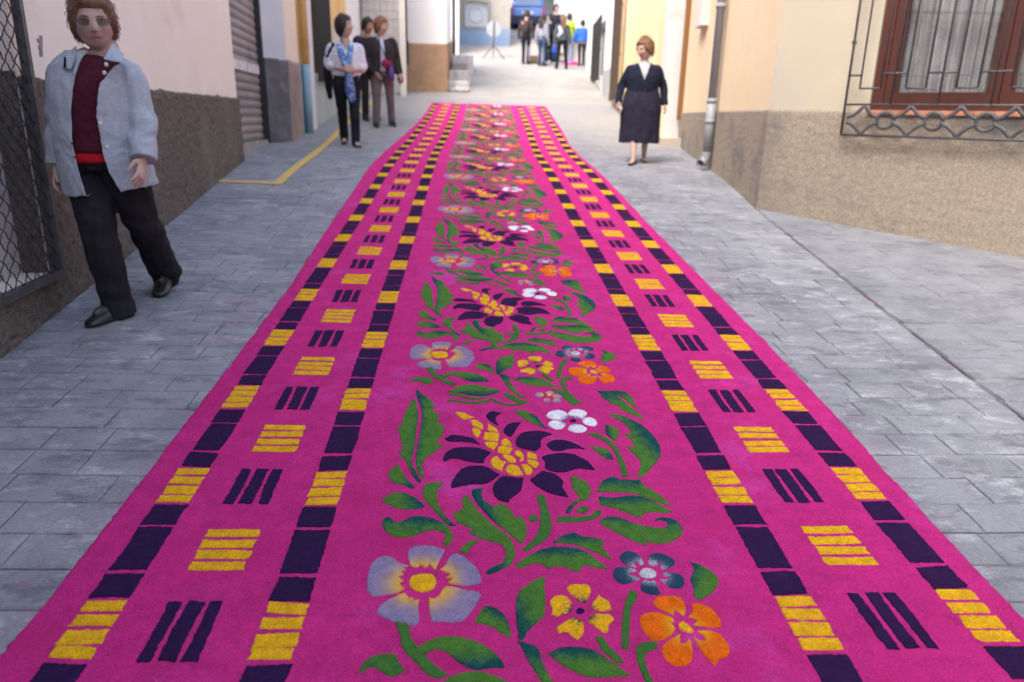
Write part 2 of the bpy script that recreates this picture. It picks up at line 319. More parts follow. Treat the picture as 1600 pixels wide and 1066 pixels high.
# ================================================================ SETTING: ground and pavement
def pavemat(name, c1, c2, c3, pink=1.0, uphill_light=True):
    m, nt, b, co = newmat(name, .8, .3)
    sx = nt.nodes.new('ShaderNodeSeparateXYZ'); nt.links.new(co, sx.inputs[0])
    big = noi(nt, co, 2.1, 7, .68); vein = noi(nt, co, 7, 8, .75, (1, 1.6, 1)); fine = noi(nt, co, 90, 4, .7)
    col = mixc(nt, smooth(nt, big, .38, .62), c1, c2)
    col = mixc(nt, math_(nt, 'MULTIPLY', smooth(nt, vein, .51, .66), .72), col, c3)
    col = mixc(nt, math_(nt, 'MULTIPLY', smooth(nt, noi(nt, co, 4.3, 8, .72, (1, 2.2, 1)), .50, .66), .75), col, tuple(q * .62 for q in c1))
    geo = nt.nodes.new('ShaderNodeObjectInfo')
    hv = nt.nodes.new('ShaderNodeHueSaturation'); nt.links.new(col, hv.inputs['Color'])
    if uphill_light: col = mixc(nt, smooth(nt, math_(nt, 'ADD', sx.outputs[1], math_(nt, 'MULTIPLY', big, 3.0)), 9.5, 16.5), col, (.295, .285, .27)); nt.links.new(col, hv.inputs['Color'])  # paving colour lightened up the street, standing in for the brighter light there
    v = math_(nt, 'ADD', math_(nt, 'MULTIPLY', geo.outputs['Random'], .12), math_(nt, 'ADD', math_(nt, 'MULTIPLY', fine, .9), .5))
    nt.links.new(v, hv.inputs['Value']); col = hv.outputs[0]
    dist = math_(nt, 'ABSOLUTE', math_(nt, 'SUBTRACT', sx.outputs[0], .19))
    near = math_(nt, 'SUBTRACT', 1.0, smooth(nt, dist, 1.22, 1.75))
    dust = smooth(nt, math_(nt, 'ADD', noi(nt, co, 5, 6, .8), math_(nt, 'MULTIPLY', noi(nt, co, 160, 2, .8), .3)), .70, .92)
    far = math_(nt, 'MULTIPLY', smooth(nt, noi(nt, co, 1.3, 4, .7), .62, .78), smooth(nt, noi(nt, co, 40, 4, .8), .5, .75))
    f = math_(nt, 'ADD', math_(nt, 'MULTIPLY', near, dust), math_(nt, 'MULTIPLY', far, .25), clamp=True)
    col = mixc(nt, math_(nt, 'MULTIPLY', f, pink), col, (.42, .04, .24))
    nt.links.new(col, b.inputs[0])
    bump(nt, b, math_(nt, 'ADD', math_(nt, 'ADD', vein, big), math_(nt, 'MULTIPLY', fine, .4)), .8, .012)
    return m
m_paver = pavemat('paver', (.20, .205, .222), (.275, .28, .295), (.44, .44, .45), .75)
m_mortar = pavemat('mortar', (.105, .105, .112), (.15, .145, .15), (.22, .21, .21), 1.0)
m_apron = pavemat('apron', (.19, .195, .21), (.245, .25, .265), (.32, .32, .325), .5, False)
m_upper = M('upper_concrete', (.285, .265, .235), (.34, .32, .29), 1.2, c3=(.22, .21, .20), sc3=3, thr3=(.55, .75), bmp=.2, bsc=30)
m_ground = M('earth', (.28, .26, .23), (.33, .31, .28), .8)

def sheet(name, xs, ys, dz, mat, parent=None, clip=None):
    mb = MB(); n = len(xs)
    vs = [(x, y, zg(x, y) + dz) for y in ys for x in xs]
    fs = [(j * n + i, j * n + i + 1, (j + 1) * n + i + 1, (j + 1) * n + i) for j in range(len(ys) - 1) for i in range(n - 1)]
    mb.add(vs, fs); return mb.build(name, mat, parent, True)
fl = lambda a, b, n: [a + (b - a) * i / n for i in range(n + 1)]
tag(sheet('ground', fl(-60, -8, 5)[:-1] + fl(-8, 8, 20) + fl(8, 60, 5)[1:], fl(-40, -4, 8)[:-1] + fl(-4, 50, 110) + fl(50, 130, 12)[1:], -.035, m_ground), kind='structure')
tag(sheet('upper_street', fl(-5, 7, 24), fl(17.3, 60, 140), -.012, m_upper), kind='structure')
def wall_l(y): return -2.05 - .0865 * (y - 3.13) if y < 8.6 else -2.75
def crack(y): return float(np.interp(y, [-3, 2.63, 3.76, 6.5, 11.2, 18], [2.06, 2.25, 2.34, 2.58, 3.2, 3.4]))
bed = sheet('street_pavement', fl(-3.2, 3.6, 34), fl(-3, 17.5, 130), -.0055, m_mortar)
tag(bed, kind='structure')
def paver_geo(mb, x0, x1, y0, y1, gap, rnd, dome=.0012, bev=.005, drop=.009):
    g = gap / 2; tx, ty = rnd.uniform(-.004, .004), rnd.uniform(-.006, .006); dz = rnd.uniform(-.0012, .0012)
    wob = lambda x: .006 * math.sin(x * 2.3 + 1) + .003 * math.sin(x * 7.1)
    P = []
    for a, b, n in (((x0 + g, y0 + g), (x1 - g, y0 + g), 4), ((x1 - g, y0 + g), (x1 - g, y1 - g), 2), ((x1 - g, y1 - g), (x0 + g, y1 - g), 4), ((x0 + g, y1 - g), (x0 + g, y0 + g), 2)):
        for k in range(n):
            t = k / n; P.append((a[0] + (b[0] - a[0]) * t + rnd.uniform(-.0022, .0022), a[1] + (b[1] - a[1]) * t + rnd.uniform(-.002, .002)))
    cx, cy = (x0 + x1) / 2, (y0 + y1) / 2
    Z = lambda x, y, d: zg(x, y) + d + dz + tx * (x - cx) + ty * (y - cy)
    def ring(k, d):
        o = []
        for x, y in P:
            dx, dy = cx - x, cy - y; xx = x + max(-k, min(k, dx)) * min(1, abs(dx) / .03); yy = y + max(-k, min(k, dy)) * min(1, abs(dy) / .03)
            o.append((xx, yy + wob(xx), Z(xx, yy, d)))
        return o
    mb.rings([ring(0, -drop), ring(0, -.0035), ring(bev, 0)], False)
    top = ring(bev, 0); b = len(mb.v) - len(top)
    mb.add([(cx, cy + wob(cx), Z(cx, cy, dome))], []); c = len(mb.v) - 1
    for i in range(len(top)): mb.f.append((b + i, b + (i + 1) % len(top), c)); mb.m.append(0)
rnd = random.Random(3)
slots = []
for j in range(-14, 112):
    y0 = .152 * j + .075; y1 = y0 + .152; ym = (y0 + y1) / 2
    spans = [(wall_l(ym) - .02, -.93), (1.36, crack(ym) - .012)] if -.6 < ym < 16.2 else [(wall_l(ym) - .02, crack(ym) - .012)]
    for a, b in spans:
        x = a; first = True
        x = a - rnd.uniform(0, .25)
        while x < b - .05:
            l = rnd.choice((.2, .24, .3, .32, .36)); e = min(x + l, b)
            if b - e < .09: e = b
            if e - max(x, a) > .05: slots.append((max(x, a), e, y0, y1))
            x = e
vis = lambda s: s[2] > 1.25 and abs((s[0] + s[1]) / 2 - .05) < .75 * s[2] + .4
slots.sort(key=lambda s: (not vis(s), s[2]))
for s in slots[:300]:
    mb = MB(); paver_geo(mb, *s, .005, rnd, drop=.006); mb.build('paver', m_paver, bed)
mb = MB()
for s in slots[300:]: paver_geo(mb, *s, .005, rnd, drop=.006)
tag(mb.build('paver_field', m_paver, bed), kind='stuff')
# the smoother apron in front of the window wall, past the gutter crack
def rwall(y): return 2.61 + (6.59 - y) * 1.007
apron = tag(sheet('concrete_apron', fl(2.0, 9, 30), fl(-3, 6.7, 60), -.007, m_mortar), kind='structure')
mb = MB()
for j in range(-14, 30):
    y0 = .232 * j; y1 = y0 + .232; ym = (y0 + y1) / 2
    a = crack(ym) + .012; b = min(8.5, rwall(ym) + .25)
    x = a
    while x < b - .05:
        e = min(x + rnd.choice((.3, .38, .46, .55)), b)
        if b - e < .12: e = b
        paver_geo(mb, x, e, y0, y1, .004, rnd, .0006, .003, .006); x = e
tag(mb.build('stamped_slab', m_apron, apron), kind='stuff')
# yellow painted line on the left
m_yline = M('yellow_paint', (.62, .42, .08), (.55, .40, .14), 9, c3=(.3, .28, .25), sc3=14, thr3=(.56, .7))
mb = MB()
def strip(mb, pts, w, dz, n=10):
    P = []
    for a, b in zip(pts[:-1], pts[1:]):
        for k in range(n): P.append(Vector(a).lerp(Vector(b), k / n))
    P.append(Vector(pts[-1])); vs = []
    for i, p in enumerate(P):
        t = (P[min(i + 1, len(P) - 1)] - P[max(i - 1, 0)]).normalized(); nn = Vector((-t.y, t.x))
        for sgn in (1, -1): q = p + nn * (w / 2 * sgn); vs.append((q.x, q.y, zg(q.x, q.y) + dz))
    mb.add(vs, [(2 * i, 2 * i + 1, 2 * i + 3, 2 * i + 2) for i in range(len(P) - 1)])
strip(mb, [(-2.38, 7.16), (-1.80, 7.12)], .10, .006)
strip(mb, [(-1.82, 7.07), (-1.88, 9.2), (-1.98, 11.2), (-2.06, 13.2), (-2.1, 16.5)], .09, .0065)
tag(mb.build('painted_kerb_line', m_yline), 'faded yellow painted line on the paving by the left hand houses', 'road marking', kind='structure')

# ================================================================ THE CARPET OF DYED SAWDUST
PINK = (.66, .031, .235)
m, nt, b, co = newmat('pink_sawdust', .95, .1)
grain = noi(nt, co, 210, 3, .85); mott = noi(nt, co, 14, 7, .8); big = noi(nt, co, 2.3, 6, .7)
col = mixc(nt, smooth(nt, big, .54, .72), PINK, (.70, .060, .36))
col = mixc(nt, smooth(nt, noi(nt, co, 3.5, 7, .75), .54, .74), col, (.52, .018, .15))
k = nt.nodes.new('ShaderNodeMapRange'); nt.links.new(math_(nt, 'ADD', grain, math_(nt, 'MULTIPLY', mott, .6)), k.inputs[0])
k.inputs[1].default_value = .55; k.inputs[2].default_value = 1.06; k.inputs[3].default_value = .5; k.inputs[4].default_value = 1.42
hs = nt.nodes.new('ShaderNodeHueSaturation'); nt.links.new(k.outputs[0], hs.inputs['Value']); nt.links.new(col, hs.inputs['Color']); nt.links.new(hs.outputs[0], b.inputs[0])
bump(nt, b, math_(nt, 'ADD', grain, math_(nt, 'MULTIPLY', mott, 1.2)), 1.0, .008)
m_pink = m
MG = {
 'g': sawdust('leaf_sawdust', (.006, .070, .076), (.075, .195, .030), .10, .56, .38, .5),
 's': sawdust('stem_sawdust', (.055, .170, .034)),
 'p': sawdust('purple_sawdust', (.030, .009, .055)),
 'pc': sawdust('violet_sawdust', (.018, .010, .085)),
 'y': sawdust('yellow_sawdust', (.80, .43, .014)),
 'w': sawdust('white_sawdust', (.12, .10, .30), (.82, .80, .84), -.02, .34, .55, .2),
 'wc': sawdust('grey_sawdust', (.58, .58, .62)),
 'b': sawdust('lavender_sawdust', (.80, .45, .03), (.275, .215, .36), .10, .56, 1.1, .15),
 'k': sawdust('yellow_violet_sawdust', (.06, .03, .09), (.80, .43, .014), .0, .42, .65, .3),
 'n': sawdust('navy_sawdust', (.50, .54, .60), (.022, .060, .11), .02, .5, .9, .2),
 'o': sawdust('orange_sawdust', (.80, .42, .012), (.80, .145, .006), .0, .5, .55, .2),
 'd': sawdust('dusty_sawdust', (.55, .36, .15), (.36, .22, .42), .2, .8, .9, .3),
}
def sway(y): return float(np.interp(y, [0, 9.5, 13.2, 16.4], [0, 0, .105, .165]))
EL = [(-.6, -1.06), (1.45, -1.064), (1.61, -1.054), (2.05, -1.05), (2.6, -1.045), (3.4, -1.037), (4.11, -1.029), (4.85, -1.05), (5.7, -1.07), (7, -1.083), (8.48, -1.105), (9.6, -1.09), (10.5, -1.064), (11.8, -.99), (13.2, -.918), (14.6, -.87), (16.4, -.845)]
ER = [(-.6, 1.42), (1.5, 1.428), (2.1, 1.443), (2.68, 1.463), (3.4, 1.468), (4.0, 1.458), (5, 1.449), (6, 1.438), (7.44, 1.425), (9.5, 1.408), (10.4, 1.412), (11.2, 1.435), (12.5, 1.50), (13.86, 1.536), (16.4, 1.582)]
def edge(E, y): return float(np.interp(y, [e[0] for e in E], [e[1] for e in E]))
def nz(x, y, s, k=0): return mn.noise(Vector((x * s, y * s, k)))
CZ = .009
def cz(x, y): return zg(x, y) + CZ + .0015 * nz(x, y, 6) + .0006 * nz(x, y, 30, 3)
mb = MB(); ys = []
y = -.5
while y < 16.38: ys.append(y); y += .012 + max(0, y - 1) * .006
ys.append(16.4); nx = 60; rows = []
for y in ys:
    l = edge(EL, y) + .006 * nz(y, 0, 6, 5) + .007 * nz(y, 0, 50, 6); r = edge(ER, y) + .006 * nz(y, 0, 6, 8) + .007 * nz(y, 0, 50, 9)
    row = [(l - .006, y, zg(l, y) - .004), (l, y, zg(l, y) + .003), (l + .007, y, cz(l, y) - .001)]
    row += [(x, y, cz(x, y)) for x in fl(l + .016, r - .016, nx)]
    row += [(r - .007, y, cz(r, y) - .001), (r, y, zg(r, y) + .003), (r + .006, y, zg(r, y) - .004)]
    rows.append(row)
e0 = [(x, y - .008, z - .01) for x, y, z in rows[0]]; e1 = [(x, y + .008, z - .012) for x, y, z in rows[-1]]
rows = [e0] + rows + [e1]; n = len(rows[0])
mb.add([p for r in rows for p in r], [(j * n + i, j * n + i + 1, (j + 1) * n + i + 1, (j + 1) * n + i) for j in range(len(rows) - 1) for i in range(n - 1)])
carpet = mb.build('sawdust_carpet', m_pink, None, True)
tag(carpet, 'long magenta carpet of dyed sawdust with flowers and bordered by yellow and purple blocks', 'street carpet')
def catmull(P, ds):
    n = len(P); out = []
    A = [Vector(p) for p in P]
    def corner(i):
        a = (A[i] - A[i - 1]); b_ = (A[(i + 1) % n] - A[i])
        return a.length > 1e-6 and b_.length > 1e-6 and a.angle(b_) > R(68)
    cor = [corner(i) for i in range(n)]
    for i in range(n):
        p1, p2 = A[i], A[(i + 1) % n]
        p0 = p1 * 2 - p2 if cor[i] else A[i - 1]
        p3 = p2 * 2 - p1 if cor[(i + 1) % n] else A[(i + 2) % n]
        m_ = max(1, int(round((p2 - p1).length / ds)))
        for k in range(m_):
            t = k / m_
            out.append(.5 * ((2 * p1) + (p2 - p0) * t + (2 * p0 - 5 * p1 + 4 * p2 - p3) * t * t + (3 * p1 - p0 - 3 * p2 + p3) * t ** 3))
    return out
def piece(P, grad, ds, jit, rnd, hgt=.0036):
    """Raised heap of sawdust with outline P (carpet coordinates); returns verts, faces, grad values."""
    Q = catmull(P, ds); n = len(Q)
    ar = sum(Q[i].x * Q[(i + 1) % n].y - Q[(i + 1) % n].x * Q[i].y for i in range(n)) / 2
    if ar < 0: Q.reverse(); ar = -ar
    per = sum((Q[(i + 1) % n] - Q[i]).length for i in range(n)); w = ar / per * 2
    ins = min(.005, .2 * w)
    N = []
    for i in range(n):
        t = Q[(i + 1) % n] - Q[i - 1]
        N.append(Vector((-t.y, t.x)).normalized() if t.length > 1e-7 else Vector((0, 0)))
    Q = [q + N[i] * rnd.gauss(0, jit) for i, q in enumerate(Q)]
    z = [-.003, hgt * .55, hgt * .95, hgt]; kk = [-.0006, .18 * ins, .55 * ins, ins]
    rr = [[q + N[i] * k_ for i, q in enumerate(Q)] for k_ in kk]
    vs = []
    for j, r_ in enumerate(rr):
        for q in r_: vs.append((q.x, q.y, cz(q.x, q.y) + z[j] + (rnd.gauss(0, .0004) if j else 0)))
    fs = []
    for j in range(3):
        for i in range(n):
            k_ = (i + 1) % n; fs.append((j * n + i, j * n + k_, (j + 1) * n + k_, (j + 1) * n + i))
    top = geometry.delaunay_2d_cdt(rr[3], [], [list(range(n))], 1, 1e-6)
    b0 = len(vs)
    vs += [(q.x, q.y, cz(q.x, q.y) + hgt) for q in top[0]]; fs += [tuple(b0 + i for i in f) for f in top[2]]
    return vs, fs, [grad(v[0], v[1]) for v in vs]
def mk(name, vs, fs, gr, mat, parent):
    me = bpy.data.meshes.new(name); me.from_pydata(vs, [], fs); me.materials.append(mat)
    a = me.attributes.new('grad', 'FLOAT', 'POINT'); a.data.foreach_set('value', gr)
    me.polygons.foreach_set('use_smooth', [True] * len(me.polygons)); me.update()
    return link(name, me, parent)
class Far:
    def __init__(s): s.v = []; s.f = []; s.g = []; s.m = []
    def add(s, vs, fs, gr, mi):
        b_ = len(s.v); s.v += vs; s.f += [tuple(b_ + i for i in f) for f in fs]; s.g += gr; s.m += [mi] * len(fs)
far = Far(); MK = list(MG); NEAR_TILES = 5
tile = []
for line in TILE.strip().split('\n'):
    a = line.split(); tile.append((a[0], a[1], a[2], [tuple(float(q) / 1000 for q in p.split(',')) for p in a[3:]]))
FLN = {'w': 'white_flower', 'p': 'purple_flower', 'b': 'lavender_flower', 'k': 'yellow_flower', 'n': 'navy_flower', 'o': 'orange_flower', 'd': 'small_flower'}
for k in range(-1, 10):
    rnd = random.Random(100 + k); dy = 1.512 * k - (.004 * k if k > 3 else 0); heads = {}
    ds = .008 if k < 1 else (.011 if k < 3 else .02); sx_, sy_ = rnd.uniform(.985, 1.015), rnd.uniform(.985, 1.015)
    for fid, col, gs, P in tile:
        if k == -1 and min(p[1] for p in P) + dy < -.45: continue
        if max(p[1] for p in P) + dy > 16.33: continue
        yc = sum(p[1] for p in P) / len(P) + dy
        Q = [(.2 + (x - .2) * sx_ + sway(y_ + dy) + .006 * nz(x, y_ + dy, 2.2, k) * (k != 0), dy + 2 + (y_ - 2) * sy_ + .006 * nz(x, y_ + dy, 2.2, k + 20) * (k != 0)) for x, y_ in P]
        if k != 0:
            mx_, my_ = sum(q[0] for q in Q) / len(Q), sum(q[1] for q in Q) / len(Q); an_ = rnd.gauss(0, .045); s1 = 1 + rnd.gauss(0, .05); ox, oy = rnd.gauss(0, .006), rnd.gauss(0, .006)
            if col in 'py' and fid == 'p': an_ *= .4; s1 = 1 + (s1 - 1) * .4; ox *= .4; oy *= .4
            Q = [(mx_ + ox + s1 * ((a - mx_) * math.cos(an_) - (b_ - my_) * math.sin(an_)), my_ + oy + s1 * ((a - mx_) * math.sin(an_) + (b_ - my_) * math.cos(an_))) for a, b_ in Q]
        if gs == '-': grad = lambda x, y_: 1.0
        elif gs == 'r':
            c = CENT[fid]; cx, cy = c[0] / 1000 + sway(yc), c[1] / 1000 + dy; d = [math.hypot(x - cx, y_ - cy) for x, y_ in Q]; lo, hi = min(d), max(d)
            grad = lambda x, y_, cx=cx, cy=cy, lo=lo, hi=hi: (math.hypot(x - cx, y_ - cy) - lo) / (hi - lo)
        else:
            gx, gy = map(float, gs.split(',')); d = [x * gx + y_ * gy for x, y_ in Q]; lo, hi = min(d), max(d)
            grad = lambda x, y_, gx=gx, gy=gy, lo=lo, hi=hi: (x * gx + y_ * gy - lo) / (hi - lo)
        vs, fs, gr = piece(Q, grad, ds, .0007, rnd)
        if k >= NEAR_TILES: far.add(vs, fs, gr, MK.index(col)); continue
        par = carpet
        if fid != '-':
            if fid not in heads:
                c = CENT[fid]; px_, py_ = c[0] / 1000 + sway(yc), c[1] / 1000 + dy
                heads[fid] = empty(FLN[fid], (px_, py_, cz(px_, py_))); heads[fid].parent = carpet
            par = heads[fid]
        nm = ('leaf' if col == 'g' else 'stem') if fid == '-' else ('petal' if col == fid or (fid == 'p' and col == 'p') else ('seed' if fid == 'p' else 'flower_centre'))
        if par is not carpet:
            l = par.location; vs = [(a - l.x, b_ - l.y, c_ - l.z) for a, b_, c_ in vs]
        mk(nm, vs, fs, gr, MG[col], par)
def block(x0, x1, y0, y1, col, rnd, name, skew=0):
    j = lambda s=.0025: rnd.gauss(0, s)
    s_ = sway((y0 + y1) / 2); r_ = .004; a, b_ = rnd.gauss(0, .0025), rnd.gauss(0, .0025)
    P = [(x0 + s_ + j(), y0 + a), ((x0 + x1) / 2 + s_, y0 + j(.0012) + (a + b_) / 2), (x1 + s_ + j(), y0 + b_), (x1 + s_ + j(.0012), (y0 + y1) / 2), (x1 + s_ + j(), y1 + b_), ((x0 + x1) / 2 + s_, y1 + j(.0012) + (a + b_) / 2), (x0 + s_ + j(), y1 + a), (x0 + s_ + j(.0012), (y0 + y1) / 2)]
    ym = (y0 + y1) / 2
    vs, fs, gr = piece(P, lambda x, y_: 0.0, .010 if ym < 3 else (.016 if ym < 6 else .05), .0011, rnd, .0034)
    if ym > 8.75: far.add(vs, fs, gr, MK.index(col))
    else: mk(name, vs, fs, gr, MG[col], carpet)
rnd = random.Random(9); PER = .6164
for x0, x1, off in ((-.953, -.855, 1.601), (-.5056, -.4048, 1.587), (.7996, .9007, 1.601), (1.252, 1.354, 1.622)):
    for k in range(-2, 25):
        o = off + k * PER
        if o - .19 > 16.2: continue
        for a, b_ in ((-.186, -.150), (-.142, -.097), (-.087, -.048), (-.037, 0)):
            if o + b_ < 16.3: block(x0, x1, o + a, o + b_, 'y', rnd, 'yellow_bar')
        for a, b_ in ((.009, .100), (.116, .302), (.316, .416)):
            if o + b_ < 16.3: block(x0, x1, o + a, o + b_, 'p', rnd, 'purple_block')
for x0, off in ((-.752, 1.60), (1.003, 1.612)):
    for k in range(-2, 25):
        o = off + k * PER
        if o > 16.25: continue
        for a, b_ in ((0, .033), (.046, .088), (.101, .135)): block(x0 + a, x0 + b_, o - .197, o, 'p', rnd, 'purple_bar')
        for a, b_ in ((.114, .149), (.161, .196), (.211, .247), (.26, .295)):
            if o + b_ < 16.3: block(x0, x0 + .149, o + a, o + b_, 'y', rnd, 'short_yellow_bar')
me = bpy.data.meshes.new('distant_pattern'); me.from_pydata(far.v, [], far.f)
for c in MK: me.materials.append(MG[c])
me.polygons.foreach_set('material_index', far.m); a = me.attributes.new('grad', 'FLOAT', 'POINT'); a.data.foreach_set('value', far.g); me.update()
tag(link('distant_pattern', me, carpet), kind='stuff')
# crumbs of sawdust that strayed from the pattern and over the edges
for nm, mat, cnt in (('pink_crumbs', m_pink, 3000), ('yellow_crumbs', MG['y'], 260), ('purple_crumbs', MG['p'], 200)):
    mb = MB()
    for i in range(cnt):
        y_ = 1.2 + abs(rnd.gauss(0, 2.2)); s = rnd.uniform(.0006, .0017)
        if mat is m_pink:
            sgn = rnd.choice((-1, 1)); x = (edge(EL, y_) - abs(rnd.gauss(0, .05))) if sgn < 0 else (edge(ER, y_) + abs(rnd.gauss(0, .05))); z = zg(x, y_) + .001
        else:
            x = rnd.choice((-.9, -.68, -.45, .85, 1.08, 1.3)) + rnd.gauss(0, .05); z = cz(x, y_) + .002
        vs = [(x + s * rnd.uniform(.5, 1) * a, y_ + s * rnd.uniform(.5, 1) * b_, z + s * c_) for a, b_, c_ in ((1, 0, 0), (-.6, .9, 0), (-.6, -.9, 0), (0, 0, 1.1))]
        mb.add(vs, [(0, 1, 3), (1, 2, 3), (2, 0, 3), (0, 2, 1)])
    tag(mb.build(nm, mat, carpet), kind='stuff')
mb = MB()                                 # pink dust swept into the gutter crack
for ya, yb in ((2.35, 2.75), (3.0, 3.35), (3.42, 3.62), (3.9, 4.3), (4.55, 4.75), (5.2, 5.7)):
    n = 14; vs = []
    for i in range(n + 1):
        y_ = ya + (yb - ya) * i / n; w = .008 * math.sin(math.pi * i / n) * (1 + .8 * nz(y_, 0, 30, 2)); x = crack(y_) + .004 * nz(y_, 0, 12, 4)
        for sg in (-1, 1): vs.append((x + sg * max(.0005, w), y_, zg(x, y_) + .0015))
    mb.add(vs, [(2 * i, 2 * i + 1, 2 * i + 3, 2 * i + 2) for i in range(n)])
tag(mb.build('gutter_dust', M('gutter_grime', (.16, .10, .12), (.30, .07, .15), 40, c3=(.13, .125, .13), sc3=30, thr3=(.42, .55)), carpet), kind='stuff')
# ================================================================ HOUSES
def frame_of(P0, P1, side):
    d = Vector((P1[0] - P0[0], P1[1] - P0[1], 0)); L = d.length; d.normalize()
    n = Vector((d.y, -d.x, 0)) * side
    return Vector((P0[0], P0[1], 0)), d, n, L
def panel(mb, P0, P1, side, z0, z1, holes=(), depth=.18, off=0.0, thick=.3, mi=0, dz=None):
    o, d, n, L = frame_of(P0, P1, side)
    us = sorted({0, L} | {h[0] for h in holes} | {h[1] for h in holes}); zs = sorted({z0, z1} | {h[2] for h in holes} | {h[3] for h in holes})
    pt = lambda u, z, k: o + d * u + n * (off - k) + Vector((0, 0, z))
    def quad(a, b, c, e):
        mb.add([a, b, c, e], [(0, 1, 2, 3) if side > 0 else (3, 2, 1, 0)], mi)
    for i in range(len(us) - 1):
        for j in range(len(zs) - 1):
            u, z = (us[i] + us[i + 1]) / 2, (zs[j] + zs[j + 1]) / 2
            if any(h[0] < u < h[1] and h[2] < z < h[3] for h in holes): continue
            quad(pt(us[i + 1], zs[j], 0), pt(us[i], zs[j], 0), pt(us[i], zs[j + 1], 0), pt(us[i + 1], zs[j + 1], 0))
    for a, b, c, e in holes:
        for (ua, za), (ub, zb) in (((a, c), (b, c)), ((b, c), (b, e)), ((b, e), (a, e)), ((a, e), (a, c))):
            mb.add([pt(ua, za, 0), pt(ub, zb, 0), pt(ub, zb, depth), pt(ua, za, depth)], [(0, 1, 2, 3)], mi)
    for u in (0, L): mb.add([pt(u, z0, 0), pt(u, z1, 0), pt(u, z1, thick), pt(u, z0, thick)], [(0, 1, 2, 3)], mi)
    mb.add([pt(0, z1, 0), pt(L, z1, 0), pt(L, z1, thick), pt(0, z1, thick)], [(0, 1, 2, 3)], mi)
def rough(mb, P0, P1, side, ztop, thick, res, amp, zb=None, jag=.02, fs=9):
    o, d, n, L = frame_of(P0, P1, side); nu = max(2, int(L / res)); zt = ztop if callable(ztop) else (lambda u: ztop)
    hmax = 1.3; nv = max(3, int(hmax / res)); rows = []
    for i in range(nu + 1):
        u = L * i / nu; b = o + d * u; g = (zg(b.x, b.y) - .05) if zb is None else zb; t = zt(u) + jag * mn.noise(Vector((u * 6, 3, 0))) + jag * .6 * mn.noise(Vector((u * 25, 7, 0)))
        col = []
        for j in range(nv + 1):
            z = g + (t - g) * j / nv; q = Vector((b.x, b.y, z))
            k = thick + amp * (mn.noise(q * fs) + .7 * mn.noise(q * fs * 3.1) + .5 * mn.noise(q * fs * 7)) - (amp * .8 if j == nv else 0)
            col.append(q + n * max(.004, k))
        col.append(Vector((b.x, b.y, t + .004)) - n * .02); rows.append(col)
    m_ = nv + 2; vs = [p for c in rows for p in c]
    f = [(i * m_ + j, (i + 1) * m_ + j, (i + 1) * m_ + j + 1, i * m_ + j + 1) for i in range(nu) for j in range(m_ - 1)]
    if side < 0: f = [q[::-1] for q in f]
    f = [q[::-1] for q in f]
    for c in (rows[0], rows[-1]):
        b_ = len(vs); vs += list(c) + [Vector((p.x, p.y, p.z)) - n * .08 for p in c[:1]]; f.append(tuple(range(b_, b_ + len(c) + 1)))
    mb.add(vs, f)
def mass(house, poly, z0, z1, mat, roofmat):
    mb = MB(); mb.prism(poly, z0, z1); mb.build('rear_wall', mat, house)
    cx = sum(p[0] for p in poly) / len(poly); cy = sum(p[1] for p in poly) / len(poly); mb = MB()
    big = [(cx + (x - cx) * 1.02, cy + (y - cy) * 1.02) for x, y in poly]
    b = len(mb.v); nn = len(big)
    mb.add([(x, y, z1 + .002) for x, y in big] + [(x, y, z1 + .14) for x, y in big] + [(cx, cy, z1 + 1.0)], [tuple(range(nn - 1, -1, -1))] + [(i, (i + 1) % nn, nn + (i + 1) % nn, nn + i) for i in range(nn)] + [(nn + i, nn + (i + 1) % nn, 2 * nn) for i in range(nn)])
    mb.build('roof', roofmat, house)
def house(label, loc):
    h = empty('house', (0, 0, 0)); return tag(h, label, 'house')

m_tile = M('roof_tile', (.36, .16, .09), (.26, .11, .07), 5, bmp=.4, bsc=20)
m_cream = M('cream_render', (.84, .755, .66), (.86, .79, .71), 1.3, c3=(.74, .62, .49), sc3=1.1, thr3=(.5, .75), bmp=.5, bsc=55, dist=.006)
m_rough = M('dark_roughcast', (.14, .115, .098), (.235, .20, .175), 34, c3=(.25, .225, .195), sc3=1.4, thr3=(.52, .74), bmp=1.0, bsc=110, dist=.02, rough=.95)
m_black = M('black_iron', (.018, .018, .02), (.035, .033, .033), 20, rough=.55, spec=.4)
m_iron = M('grey_iron', (.05, .048, .05), (.085, .08, .08), 25, rough=.5, spec=.4, c3=(.12, .06, .03), sc3=9, thr3=(.62, .75))
m_concrete = M('concrete', (.30, .29, .28), (.38, .37, .35), 6, c3=(.18, .17, .165), sc3=4, thr3=(.5, .7), bmp=.5, bsc=40)
m_white = M('white_render', (.72, .70, .66), (.78, .77, .74), 1.5, c3=(.62, .58, .53), sc3=1.5, thr3=(.55, .8), bmp=.25, bsc=50)

